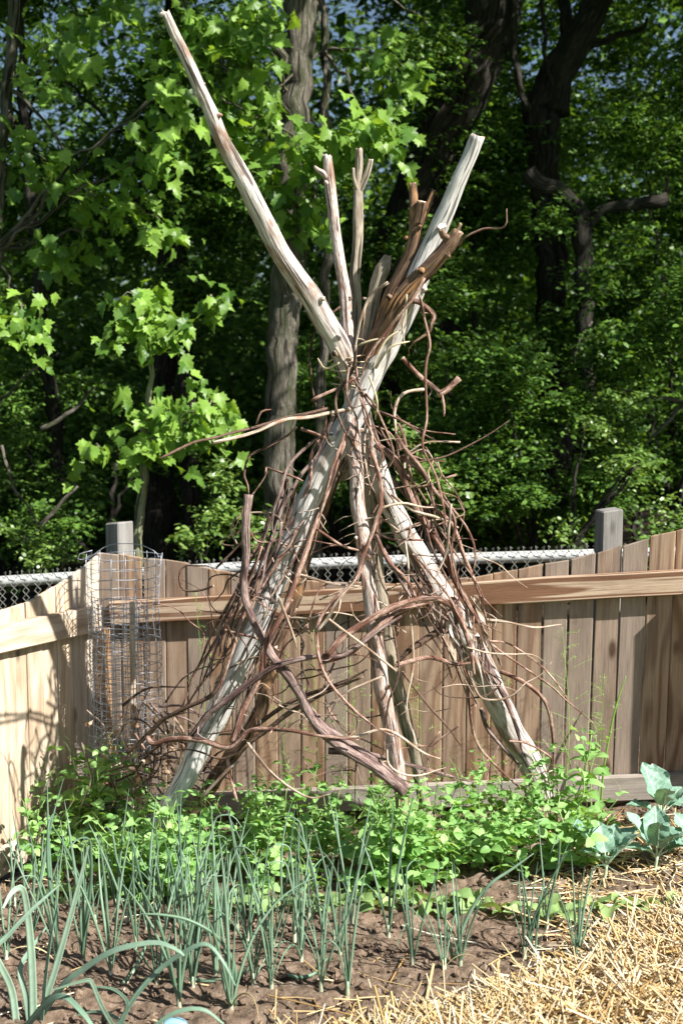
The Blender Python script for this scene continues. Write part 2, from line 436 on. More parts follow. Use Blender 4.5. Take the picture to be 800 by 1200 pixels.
# leaf templates: (verts, tris) in local space, base at origin, tip +Y, blade normal +Z
def fan(outline, fold=0.12, cup=0.0):
    v = [(0, 0.42, -fold * 0.0)] + [(x, y, abs(x) * fold - cup * (y - 0.4) ** 2) for x, y in outline]
    n = len(outline)
    return np.array(v, 'f'), np.array([(0, i + 1, (i + 1) % n + 1) for i in range(n)], 'i')
MAPLE = [(0, 0), (.14, .02), (.36, -.04), (.33, .12), (.46, .20), (.42, .34), (.56, .54), (.38, .56), (.26, .52), (.28, .74), (.17, .78), (0, 1.04)]
MAPLE = MAPLE + [(-x, y) for x, y in MAPLE[-2:0:-1]]
T_MAPLE = fan(MAPLE, 0.30, 0.35)
OVAL = [(0, 0), (.17, .15), (.27, .42), (.18, .75), (0, 1), (-.18, .75), (-.27, .42), (-.17, .15)]
T_OVAL = fan(OVAL, 0.3, 0.15)
T_HEX = (np.array([(0, 0, 0), (.24, .3, .06), (.2, .7, .04), (0, 1, -.06), (-.2, .7, .04), (-.24, .3, .06)], 'f'), np.array([(0, 1, 5), (1, 2, 5), (2, 4, 5), (2, 3, 4)], 'i'))
DIAM = (np.array([(0, 0, 0), (.26, .45, .07), (0, 1, -.05), (-.26, .45, .07)], 'f'), np.array([(0, 1, 2), (0, 2, 3)], 'i'))
PEAL = [(0, 0), (.22, .06), (.36, .30), (.34, .60), (.17, .90), (0, 1), (-.17, .90), (-.34, .60), (-.36, .30), (-.22, .06)]
T_PEA = fan(PEAL, 0.22, 0.35)
def leaf_mesh(name, tmpl, size, mat, bend=0.0, tone=0.3):
    v, f = tmpl
    v = v * size; v = v.copy()
    v[:, 2] -= bend * (v[:, 1] ** 2) / max(size, 1e-6)
    mb = MB(); mb.add(v.tolist(), f.tolist(), tone=tone, uv=[(x / size, y / size, 0) for x, y, z in v.tolist()])
    return mb.mesh(name, mat)
def cloud_mesh(name, tmpl, pos, tip, nrm, size, mat, tones=None):
    """many small leaves of one template, merged"""
    v, f = tmpl; N = len(pos); k = len(v); q = len(f)
    tip = tip / np.linalg.norm(tip, axis=1, keepdims=True)
    nrm = nrm - tip * (nrm * tip).sum(1, keepdims=True); nrm /= np.linalg.norm(nrm, axis=1, keepdims=True) + 1e-9
    sd = np.cross(tip, nrm)
    V = pos[:, None, :] + size[:, None, None] * (v[None, :, 0:1] * sd[:, None] + v[None, :, 1:2] * tip[:, None] + v[None, :, 2:3] * nrm[:, None])
    Fi = (f[None] + (np.arange(N) * k)[:, None, None]).reshape(-1, 3)
    me = bpy.data.meshes.new(name)
    me.vertices.add(N * k); me.vertices.foreach_set("co", V.astype('f').ravel())
    me.loops.add(len(Fi) * 3); me.loops.foreach_set("vertex_index", Fi.astype('i').ravel())
    me.polygons.add(len(Fi)); me.polygons.foreach_set("loop_start", np.arange(0, len(Fi) * 3, 3, dtype='i'))
    me.update(calc_edges=True)
    if tones is None: tones = rng.random(N) * 0.95
    a = me.attributes.new("tone", 'FLOAT', 'POINT'); a.data.foreach_set("value", np.repeat(tones, k).astype('f'))
    me.polygons.foreach_set("use_smooth", np.zeros(len(Fi), bool))
    me.materials.append(mat); return me
def unit(a): return a / (np.linalg.norm(a, axis=-1, keepdims=True) + 1e-9)
def sprays(centres, per, length, spread=0.5, leaf=0.05, droop=0.35):
    """leafy twigs: leaves set alternately along short drooping twigs"""
    n = len(centres)
    d = rng.normal(size=(n, 3)); d[:, 2] = d[:, 2] * 0.35 - droop * 0.5; d = unit(d)
    L = length * (0.6 + 0.8 * rng.random(n))
    j = np.arange(per); t = (j + 0.5) / per
    up = np.tile([0, 0, 1.0], (n, 1)); sidev = unit(np.cross(d, up))
    sgn = np.where(j % 2 == 0, 1.0, -1.0)
    pos = centres[:, None] + d[:, None] * (L[:, None] * (t[None] - 0.5))[..., None]
    pos[..., 2] -= (droop * L[:, None] * t[None] ** 2) * 0.5
    tip = sidev[:, None] * sgn[None, :, None] + d[:, None] * 0.7 + rng.normal(size=(n, per, 3)) * 0.35
    tip[..., 2] -= droop
    nr = np.tile([0.25, -0.35, 1.0], (n, per, 1)) + rng.normal(size=(n, per, 3)) * spread
    sz = leaf * (0.65 + 0.7 * rng.random((n, per)))
    return pos.reshape(-1, 3), unit(tip.reshape(-1, 3)), unit(nr.reshape(-1, 3)), sz.ravel()

# ------------------------------------------------------------------ ground
def build_ground():
    xs = np.unique(np.concatenate([-np.geomspace(2, 400, 26)[::-1], np.linspace(-2, 2, 230), np.geomspace(2, 400, 26)]))
    ys = np.unique(np.concatenate([-np.geomspace(2, 400, 16)[::-1], np.linspace(-2, 2.1, 8), np.linspace(2.1, 4.8, 190), np.linspace(4.8, 30, 60), np.geomspace(30, 600, 14)]))
    X, Y = np.meshgrid(xs, ys)
    sm = straw_mask(X, Y); Z = gz(X, Y)
    near = (np.abs(X) < 2.05) & (Y > 2.0) & (Y < 4.85)
    for j, i in zip(*np.nonzero(near)):
        x, y = X[j, i], Y[j, i]
        a = mn.fractal(Vector((x * 14, y * 14, 0.3)), 0.75, 2.1, 4)
        b = mn.noise(Vector((x * 38, y * 38, 4.0)))
        Z[j, i] += (0.019 * a + 0.009 * max(b, -0.2)) * (1 - 0.5 * sm[j, i])
    far = ~near & (Y > 4.8)
    Z[far] += 0.12 * np.sin(X[far] * 1.3 + 1) * np.cos(Y[far] * 0.9)* np.clip((Y[far] - 4.8) / 3, 0, 1)
    ny, nx = X.shape
    V = np.stack([X, Y, Z], -1).reshape(-1, 3)
    q = np.arange((ny - 1) * (nx - 1)); r, c = q // (nx - 1), q % (nx - 1)
    a = r * nx + c
    F = np.stack([a, a + 1, a + nx + 1, a + nx], -1)
    me = bpy.data.meshes.new("ground"); me.from_pydata(V.tolist(), [], F.tolist())
    at = me.attributes.new("strawmask", 'FLOAT', 'POINT'); at.data.foreach_set("value", sm.astype('f').ravel())
    at = me.attributes.new("forest", 'FLOAT', 'POINT'); at.data.foreach_set("value", smooth(4.6, 5.3, Y).astype('f').ravel())
    lw = np.maximum(smooth(2.0, 1.4, Y) if False else (Y < 1.9).astype(float), ((np.abs(X) > 1.9) & (Y < 4.6)).astype(float))
    at = me.attributes.new("lawn", 'FLOAT', 'POINT'); at.data.foreach_set("value", lw.astype('f').ravel())
    me.polygons.foreach_set("use_smooth", [True] * len(me.polygons)); me.materials.append(M['ground'])
    o = link("ground", me); tag(o, kind="structure")
build_ground()

def in_view(x, y, z, m=25):
    px, py = proj((x, y, z)); return -m < px < 800 + m and -m < py < 1200 + m
def clods():
    mb = MB()
    base = []
    for a in range(3):
        pass
    ico = [(0, 0, 1), (.9, 0, .35), (.28, .85, .35), (-.72, .53, .35), (-.72, -.53, .35), (.28, -.85, .35), (.7, .5, -.4), (-.28, .85, -.4), (-.9, 0, -.4), (-.28, -.85, -.4), (.7, -.5, -.4), (0, 0, -1)]
    fi = [(0, 1, 2), (0, 2, 3), (0, 3, 4), (0, 4, 5), (0, 5, 1), (1, 6, 2), (2, 7, 3), (3, 8, 4), (4, 9, 5), (5, 10, 1), (2, 6, 7), (3, 7, 8), (4, 8, 9), (5, 9, 10), (1, 10, 6), (11, 7, 6), (11, 8, 7), (11, 9, 8), (11, 10, 9), (11, 6, 10)]
    k = 0
    while k < 6000:
        x, y = random.uniform(-1.4, 1.5), random.uniform(2.6, 4.35)
        z = float(gz(x, y))
        if not in_view(x, y, z) or float(straw_mask(x, y)) > 0.5: continue
        r = random.choice([.002, .003, .003, .004, .004, .005, .006, .008, .011, .014])
        sx, sy, sz = (r * random.uniform(.7, 1.3) for _ in range(3))
        a = random.uniform(0, 6.28); ca, sa = math.cos(a), math.sin(a)
        vv = []
        for p in ico:
            j = random.uniform(.5, 1.35); px, py, pz = p[0] * sx * j, p[1] * sy * j, p[2] * sz * j * .8
            vv.append((x + px * ca - py * sa, y + px * sa + py * ca, z + pz + r * .25))
        mb.add(vv, fi); k += 1
    o = link("soil_clods", mb.mesh("soil_clods", M['ground'], False)); tag(o, kind="stuff", label="crumbly brown clods lying over the dug garden bed", cat="soil")
clods()

# ------------------------------------------------------------------ wooden fence
FTOP = ([100, 120, 190, 240, 270, 350, 450, 530, 570, 625, 680, 740, 800, 900], [646, 648, 656, 665, 671, 681, 685, 680, 673, 664, 652, 634, 617, 590])
RTOP = ([100, 190, 260, 560, 680, 800, 900], [705, 703, 702, 682, 674, 666.5, 660])
RBOT = ([100, 190, 260, 560, 680, 800, 900], [731, 729, 728, 709, 702, 694.5, 690])
BTOP = ([100, 290, 690, 900], [933, 925.5, 909, 900]); BBOT = ([100, 290, 690, 900], [960, 951.5, 936, 928])
fence = tag(empty("picket_fence", CORNER), "brown weathered board fence with a dipping top behind the vine teepee", "fence", "garden fences")
def frame_on(o, org, d):
    o.location = org; o.rotation_euler = (0, 0, math.atan2(d.y, d.x))
fence.rotation_euler = (0, 0, math.atan2(BDIR.y, BDIR.x))
def s_of(px, py, o, d): return (on_plane(px, py, o, d) - o).dot(d)
def board_obj(parent, s0, s1, ztop0, ztop1, zbot, mat, lean=0.0, depth=0.016, yoff=0.0):
    """one upright board with its own top cut"""
    w = s1 - s0; mb = MB(); h0, h1 = ztop0 - zbot, ztop1 - zbot
    b = 0.0025; y0, y1 = 0.0, depth
    secs = []
    for (y, e) in ((y0, b), (y0 + b, 0), (y1 - b, 0), (y1, b)):
        secs.append([(e, y, 0), (w - e, y, 0), (w - e, y, h1 - e), (w * .5, y, (h0 + h1) / 2 - e + random.uniform(-.001, .001)), (e, y, h0 - e)])
    vs = [p for s in secs for p in s]; f = []
    for i in range(3):
        for k in range(5):
            k2 = (k + 1) % 5; f.append((i * 5 + k, i * 5 + k2, i * 5 + 5 + k2, i * 5 + 5 + k))
    f.append((4, 3, 2, 1, 0)); f.append((15, 16, 17, 18, 19))
    f = [tuple(reversed(q)) for q in f]
    mb.add(vs, f)
    o = link("board", mb.mesh("board", mat, False), parent)
    o.location = (s0, yoff, zbot); o.rotation_euler = (random.uniform(-.003, .003), lean, 0)
    return o
# the back fence: boards behind the rails
sL = 0.0
s = -0.010; k = 0
s_end = s_of(905, 700, CORNER, BDIR)
while s < s_end:
    w = 0.0865 + random.uniform(-.0025, .0025)
    if abs(s - 0.0) < .001: w = .09
    pa = CORNER + BDIR * s; pb = CORNER + BDIR * (s + w)
    def topz(p):
        z = 0.9
        for _ in range(6):
            px, py = proj((p.x, p.y, z)); z = on_plane(px, float(np.interp(px, *FTOP)), CORNER, BDIR).z
        return z
    def botz(p):
        z = -.1
        for _ in range(6):
            px, py = proj((p.x, p.y, z)); z = on_plane(px, float(np.interp(px, *BBOT)), CORNER, BDIR).z
        return z
    t0, t1 = topz(pa), topz(pb)
    frac = s / s_end
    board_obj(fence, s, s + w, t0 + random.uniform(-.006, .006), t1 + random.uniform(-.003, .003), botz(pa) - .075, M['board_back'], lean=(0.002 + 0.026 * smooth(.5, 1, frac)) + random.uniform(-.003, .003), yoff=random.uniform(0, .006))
    s += w + random.choice([.002, .003, .004, .006]); k += 1
def rail_obj(parent, name, o, d, px0, px1, top, bot, mat, th, yoff, label=None):
    a0 = on_plane(px0, float(np.interp(px0, *top)), o, d); a1 = on_plane(px0, float(np.interp(px0, *bot)), o, d)
    b0 = on_plane(px1, float(np.interp(px1, *top)), o, d); b1 = on_plane(px1, float(np.interp(px1, *bot)), o, d)
    A = (a0 + a1) / 2; B = (b0 + b1) / 2
    hgt = ((a0 - a1).length + (b0 - b1).length) / 2
    sa, sb = (A - o).dot(d), (B - o).dot(d)
    L = math.hypot(sb - sa, B.z - A.z)
    mb = MB(); box(mb, -hgt / 2, hgt / 2, -th, 0, 0, L, .004)
    r = link(name, mb.mesh(name, mat, False), parent)
    # local Z runs along the rail, local X across it
    ang = math.atan2(B.z - A.z, sb - sa)
    X = Vector((-math.sin(ang), 0, math.cos(ang))); Z = Vector((math.cos(ang), 0, math.sin(ang))); Yv = Z.cross(X)
    if Yv.y < 0: X, Yv = -X, -Yv
    mt = Matrix((X, Yv, Z)).transposed().to_4x4(); mt.translation = Vector((sa, yoff, A.z))
    r.matrix_local = mt
    if label: r["label"] = label
    return r
rail_obj(fence, "rail", CORNER, BDIR, 132, 905, RTOP, RBOT, M['rail_back'], .034, -.001, "upper rail with bold brown and cream grain")
rail_obj(fence, "rail", CORNER, BDIR, 138, 905, BTOP, BBOT, M['rail_low'], .034, -.001, "plain grey lower rail near the soil")
# the left fence
lf = tag(empty("picket_fence", CORNER), "pale sunlit board fence running toward the camera at the left edge", "fence", "garden fences")
lf.rotation_euler = (0, 0, math.atan2(LDIR.y, LDIR.x))
LTOP = ([-60, 0, 38, 70, 95, 122, 135], [722, 717, 705, 686, 670, 646, 643])
LRT = ([-60, 0, 84, 108, 125], [741, 728.5, 714, 709.5, 707]); LRB = ([-60, 0, 105, 125], [777, 763, 739.5, 735])
LBT = ([-60, 0, 54, 110], [1020, 979, 958, 934]); LBB = ([-60, 0, 54, 110], [1065, 1016, 983, 951])
s = -0.002
while s < 1.05:
    w = 0.0865 + random.uniform(-.0025, .0025)
    def tz(p, tab, z):
        for _ in range(6):
            px, py = proj((p.x, p.y, z)); z = on_plane(px, float(np.interp(px, *tab)), CORNER, LDIR).z
        return z
    pa = CORNER + LDIR * s; pb = CORNER + LDIR * (s + w)
    zb = tz(pa, LBB, -.1) if s > .35 else -.125
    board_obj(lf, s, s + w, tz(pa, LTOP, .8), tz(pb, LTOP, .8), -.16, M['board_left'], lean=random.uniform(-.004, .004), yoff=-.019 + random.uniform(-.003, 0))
    s += w + random.choice([.001, .002, .004])
rail_obj(lf, "rail", CORNER, LDIR, 112, -60, LRT, LRB, M['rail_left'], .034, .036)
rail_obj(lf, "rail", CORNER, LDIR, 108, -60, LBT, LBB, M['rail_left'], .034, .036)
mb = MB(); box(mb, .012, .05, .0, .055, -.15, .60, .004)
cpst = link("corner_post", mb.mesh("corner_post", M['orange_wood'], False), lf); cpst["label"] = "orange brown upright in the fence corner"
# square posts standing outside the fence
def square_post(px, ptop, Y, wdt, rz, label, half=0.5, top_slope=0.008):
    p = P(px, ptop, Y); zb = float(gz(p.x, p.y)) - .05
    mb = MB(); box(mb, -wdt / 2, wdt / 2, -wdt / 2, wdt / 2, 0, p.z - zb, .005)
    mb.v = [(x, y, z + (top_slope if z > .5 and x > 0 else 0)) for x, y, z in mb.v]
    o = link("fence_post", mb.mesh("fence_post", M['post'], False), None, (p.x, p.y, zb), (0, 0, rz))
    tag(o, label, "post", "square posts outside the fence"); return o
square_post(140, 613, 4.83, .082, math.atan2(BDIR.y, BDIR.x) - .50, "grey square wooden post rising behind the wire cage at the fence corner")
square_post(713, 598, 4.50, .082, math.atan2(BDIR.y, BDIR.x) + .35, "dark grey square wooden post rising behind the right part of the brown fence")

# the end of the side fence that shades the right boards
sf = tag(empty("gate_post", (1.395, 4.18, 0.06)), "short run of brown boards closing the right end of the garden", "fence")
for i in range(2):
    board_obj(sf, -.0, .0165, .955, .955, -.05, M['board_back'])
    b = sf.children[-1]
for c in list(sf.children): bpy.data.objects.remove(c)
for i in range(2):
    mb = MB(); box(mb, 0, .018, -.088, 0, -.05, .95 - .0, .002)
    b = link("board", mb.mesh("board", M['board_back'], False), sf, (0, .055 - i * .091, 0))
    mb = MB()

# ------------------------------------------------------------------ chain link fence outside
cl = tag(empty("chain_link_fence", (0, 5.5, 0.0)), "galvanised chain link fence with a pale top rail behind the wooden fence", "fence")
ra = P(-40, 684, 5.62) - Vector((0, 5.5, 0)); rm = P(300, 664, 5.52) - Vector((0, 5.5, 0)); rb = P(560, 654, 5.46) - Vector((0, 5.5, 0)); rc = P(900, 645, 5.35) - Vector((0, 5.5, 0))
mb = MB(); tube(mb, [ra, rm, rb, rc], .0265, 10, .2); link("top_rail", mb.mesh("top_rail", M['rail_metal']), cl)
def diamond_wire(up):
    mb = MB(); pts = []; n = 9; hw, hh = .0285, .034
    sg = 1
    for i in range(n * 2 + 1):
        x = (0 if i % 2 == 0 else hw) ; z = -i * hh
        pts.append(Vector((x, .004 * (1 if i % 2 else -1), z)))
    knob = [Vector((.004, .0, .022)), Vector((-.006, .004, .030)), Vector((-.002, .0, .010))]
    pts = knob + pts
    for a, b in zip(pts[:-1], pts[1:]):
        d = (b - a); T = d.normalized(); N = T.cross(Vector((0, 1, 0))).normalized(); B = T.cross(N)
        r = .0017; vs = []
        for e in (a, b):
            for k in range(4):
                an = PI / 2 * k; vs.append(e + (N * math.cos(an) + B * math.sin(an)) * r)
        mb.add(vs, [(k, (k + 1) % 4, 4 + (k + 1) % 4, 4 + k) for k in range(4)])
    return mb.mesh("link_wire", M['chain_wire'])
wm = diamond_wire(1)
x = ra.x; i = 0
while x < rc.x:
    t = (x - ra.x) / (rc.x - ra.x)
    pxx = proj((x, 5.5, .7))[0]
    zz = float(np.interp(x, [ra.x, rm.x, rb.x, rc.x], [ra.z, rm.z, rb.z, rc.z])); yy = float(np.interp(x, [ra.x, rm.x, rb.x, rc.x], [ra.y, rm.y, rb.y, rc.y]))
    if not (230 > pxx > 180 and False):
        link("link_wire", wm, cl, (x, yy - .027, zz + .022), (0, 0, random.uniform(-.05, .05)), (1, 1, 1.0))
        link("link_wire", wm, cl, (x + .0285, yy - .026, zz + .022), (0, 0, PI + random.uniform(-.05, .05)), (1, 1, 1.0))
    x += .057; i += 1

# ------------------------------------------------------------------ rolled wire cage in the corner
def wire(mb, pts, r, n=4, step=.02): tube(mb, pts, r, n, step)
def cage(center, R, z0, z1, dz, nv, label, name, rw, squash=1.0, crumple=0.0, seed=0):
    root = tag(empty(name, center), label, "wire cage")
    def shp(a, z):
        w = crumple * (mn.noise(Vector((math.cos(a) * 1.3 + seed, math.sin(a) * 1.3, z * 5))) * 1.0)
        rr = R * (1 + w) ; zz = z + crumple * .05 * mn.noise(Vector((a * 2 + seed, z * 9, 2)))
        lean = crumple * .10 * max(0, .45 - z)
        return Vector((rr * math.cos(a) + lean, rr * math.sin(a) * squash, zz))
    z = z1
    while z > z0:
        mb = MB(); a0 = random.uniform(0, 6.28)
        tilt = random.uniform(-.006, .006)
        pts = [shp(a0 + 2 * PI * k / 22, z) + Vector((0, 0, tilt * math.cos(a0 + 2 * PI * k / 22))) for k in range(23)]
        wire(mb, pts, rw, 4, .03); link("hoop", mb.mesh("hoop", M['cage_wire']), root)
        z -= dz * random.uniform(.9, 1.1)
    for k in range(nv):
        a = 2 * PI * k / nv + random.uniform(-.04, .04); mb = MB()
        wire(mb, [shp(a, zz) for zz in np.linspace(z0, z1 + random.uniform(0, .012), 10)], rw, 4, .06)
        link("upright_wire", mb.mesh("upright_wire", M['cage_wire']), root)
    return root
pc = P(148, 800, 4.38)
gcz = float(gz(pc.x, pc.y))
big = cage((pc.x, pc.y, gcz), .135, .02, P(148, 652, 4.38).z - gcz, .036, 18, "tall rolled cage of open welded wire standing in the fence corner", "wire_cage", .0014, .9, .15, 1)
mb = MB()
zt = P(148, 645, 4.38).z - gcz
wire(mb, [Vector((-.115, .0, zt - .0)), Vector((-.16, -.01, zt - .012)), Vector((-.168, -.01, zt - .03)), Vector((-.13, -.01, zt - .028)), Vector((-.06, -.02, zt + .018)), Vector((.0, -.02, zt + .028)), Vector((.07, -.02, zt + .022)), Vector((.125, -.01, zt - .01)), Vector((.13, 0, zt - .05))], .0016, 5)
link("loose_end", mb.mesh("loose_end", M['cage_wire']), big)
pc2 = P(140, 800, 4.36)
cage((pc2.x, pc2.y, gcz), .098, -.01, P(148, 708, 4.36).z - gcz, .024, 20, "crumpled inner roll of finer wire mesh inside the tall cage", "wire_roll", .0014, .85, .38, 5)
pst = P(151, 705, 4.30)
mb = MB(); box(mb, -.010, .010, -.009, .009, 0, pst.z - gcz + .03, .002)
tag(link("wood_stake", mb.mesh("wood_stake", M['orange_wood' if False else 'board_left'], False), None, (pst.x, pst.y, gcz - .03), (0.01, .012, .3)), "thin pale square wooden stake standing inside the wire cage", "stake")

# ------------------------------------------------------------------ the vine teepee
TP = Vector((0.05, 3.9, 0.0)); TP.z = float(gz(TP.x, TP.y))
tee = tag(empty("vine_teepee", TP), "rustic garden teepee of weathered branch poles woven with reddish grape vines", "trellis")
def shy(y, Y): return Y - .11 * min(1.0, max(0.0, (930 - y) / 450.0))     # the crossing stands a little nearer than the feet
def px_path(lst): return [P(x, y, shy(y, Y)) for x, y, Y in lst]
def pole(path, wpx, mat, label, n=18, rough=.055, cut='cut', wob=.007, seed=1.0, extra=(), jag=.012, fine=.10):
    pts = px_path(path)
    R = [w / 2 * p.y / FPX for w, p in zip(wpx, pts)]
    mb = MB(); tube(mb, pts, R, n, .014, rough, 16, 1, None, wob, TP, seed, fine, jag)
    o = link("pole", mb.mesh("pole", [M[mat], M[cut]]), tee); o["label"] = label
    for j in range(random.randint(4, 7)):                      # small knots and snapped twig stubs
        i = random.randrange(1, len(pts) - 1); f = random.random(); c = pts[i].lerp(pts[i + 1], f); r = R[i] * (1 - f) + R[i + 1] * f
        T = (pts[i + 1] - pts[i]).normalized(); a = random.uniform(-1.2, 1.2); side = random.choice([-1, 1])
        d = (Vector((side * math.cos(a), -abs(math.sin(a)) - .1, 0))); d = (d - T * d.dot(T)).normalized()
        e = c + d * (r + random.uniform(.004, .018)) - T * random.uniform(-.008, .012)
        m2 = MB(); tube(m2, [c + d * r * .5, e], [r * random.uniform(.35, .6), r * random.uniform(.16, .3)], 8, .006, .2, 40, 1, None, 0, TP, seed + j * 3, .1, .004)
        link("knot", m2.mesh("knot", [M[mat], M['brown_pole']]), o)
    for j, (ep, ew, kind) in enumerate(extra):
        q = px_path(ep); rr = [w / 2 * p.y / FPX for w, p in zip(ew, q)]
        m2 = MB(); tube(m2, q, rr, 10, .008, .14, 30, 1, None, .003, TP, seed + j, .1, .006)
        link(kind, m2.mesh(kind, [M[mat], M[cut]]), o)
    return o
pole([(195, 16, 3.50), (222, 78, 3.54), (240, 118, 3.57), (268, 178, 3.62), (302, 246, 3.68), (340, 314, 3.74), (372, 362, 3.79), (398, 405, 3.83), (415, 455, 3.87), (436, 530, 3.92), (468, 615, 3.97), (510, 685, 4.02), (548, 752, 4.06), (590, 838, 4.11), (618, 890, 4.14), (638, 932, 4.16)],
     [10, 14, 15, 19, 23, 24, 26, 27, 24, 22, 25, 28, 30, 31, 29, 26], 'grey_pole', "longest grey pole rising to the upper left", seed=3, jag=.035,
     extra=[([(240, 116, 3.565), (232, 110, 3.56), (226, 110, 3.56)], [12, 9, 5], 'stub'), ([(197, 20, 3.50), (191, 17, 3.49), (188, 19, 3.49)], [7, 6, 4], 'stub'), ([(350, 318, 3.735), (341, 322, 3.72)], [10, 5], 'stub'), ([(372, 352, 3.765), (380, 350, 3.75)], [8, 5], 'knot')])
pole([(559, 159, 3.72), (534, 220, 3.75), (508, 282, 3.78), (478, 350, 3.81), (452, 405, 3.83), (432, 440, 3.84), (412, 490, 3.85), (375, 558, 3.855), (345, 628, 3.86), (318, 690, 3.86), (300, 742, 3.86), (272, 800, 3.86), (238, 868, 3.86), (212, 920, 3.86), (190, 968, 3.88), (160, 1040, 3.92)],
     [17, 18, 22, 27, 30, 32, 30, 28, 27, 27, 28, 30, 27, 26, 24, 22], 'pale_pole', "bleached straight pole from the lower left to the upper right", seed=8,
     extra=[([(533, 218, 3.745), (526, 214, 3.74)], [9, 5], 'knot'), ([(520, 262, 3.76), (512, 268, 3.74)], [9, 5], 'knot')])
pole([(382, 184, 3.92), (386, 215, 3.92), (391, 252, 3.915), (397, 295, 3.91), (404, 345, 3.90), (408, 400, 3.89), (411, 455, 3.87), (414, 520, 3.80), (420, 590, 3.76), (428, 655, 3.73), (438, 730, 3.69), (446, 790, 3.67), (456, 850, 3.65), (466, 905, 3.63), (472, 950, 3.61), (486, 1062, 3.59)],
     [10, 13, 13, 12, 14, 15, 18, 18, 17, 17, 19, 19, 18, 17, 16, 15], 'pink_pole', "slim pinkish pole with a forked top standing in front", seed=12,
     extra=[([(387, 214, 3.92), (379, 204, 3.91), (372, 199, 3.91), (368, 195, 3.91)], [9, 7, 5, 3], 'fork'), ([(425, 628, 3.745), (432, 655, 3.70)], [14, 9], 'knot')])
pole([(420, 174, 3.98), (420, 222, 3.975), (420, 262, 3.97), (418, 310, 3.96), (417, 370, 3.95), (420, 440, 3.95), (428, 520, 3.97), (436, 600, 3.99), (444, 680, 4.01), (454, 750, 4.03), (466, 810, 4.05), (480, 860, 4.06), (491, 908, 4.07), (508, 1005, 4.09)],
     [8, 11, 12, 12, 13, 14, 15, 16, 16, 16, 16, 16, 15, 14], 'olive_pole', "slim olive pole with a two pronged top", seed=15,
     extra=[([(420, 226, 3.975), (429, 205, 3.97), (434, 187, 3.97)], [9, 8, 6], 'fork'), ([(420, 224, 3.97), (415, 210, 3.96), (414, 197, 3.96)], [6, 4, 3], 'fork')])
pole([(484, 214, 3.80), (485, 245, 3.80), (486, 275, 3.80), (476, 308, 3.815), (462, 340, 3.83), (446, 385, 3.86), (432, 430, 3.90), (424, 470, 3.96), (436, 540, 4.03), (452, 600, 4.08)],
     [9, 10, 16, 16, 18, 19, 19, 18, 17, 14], 'brown_pole', "short dark pole with orange sawn branch ends", seed=21, rough=.14,
     extra=[([(487, 274, 3.80), (496, 255, 3.79), (508, 223, 3.785)], [10, 8, 6], 'fork'), ([(488, 262, 3.79), (494, 236, 3.775)], [11, 12], 'fork')])
pole([(537, 270, 3.70), (524, 288, 3.715), (505, 310, 3.73), (482, 335, 3.75), (462, 362, 3.77), (444, 395, 3.80), (430, 430, 3.85), (410, 490, 3.96), (385, 570, 4.02), (362, 635, 4.06), (342, 705, 4.10), (322, 770, 4.14), (302, 840, 4.17), (268, 890, 4.19), (205, 990, 4.22)],
     [12, 18, 18, 19, 21, 22, 20, 19, 18, 19, 19, 18, 18, 18, 17], 'brown_pole', "dark brown branch pole leaning to the right", seed=27, rough=.14,
     extra=[([(528, 282, 3.705), (519, 276, 3.695), (517, 270, 3.69)], [10, 8, 6], 'knot'), ([(534, 272, 3.70), (540, 262, 3.695)], [5, 3], 'stub')])
pole([(456, 300, 3.86), (448, 315, 3.86), (440, 340, 3.87), (434, 372, 3.88), (428, 415, 3.90), (424, 470, 3.98), (400, 560, 4.08)],
     [9, 16, 15, 15, 16, 15, 14], 'olive_pole', "short twisted grey stub among the pole tops", seed=31, rough=.22,
     extra=[([(446, 318, 3.86), (449, 305, 3.85), (452, 299, 3.85)], [8, 6, 4], 'fork')])

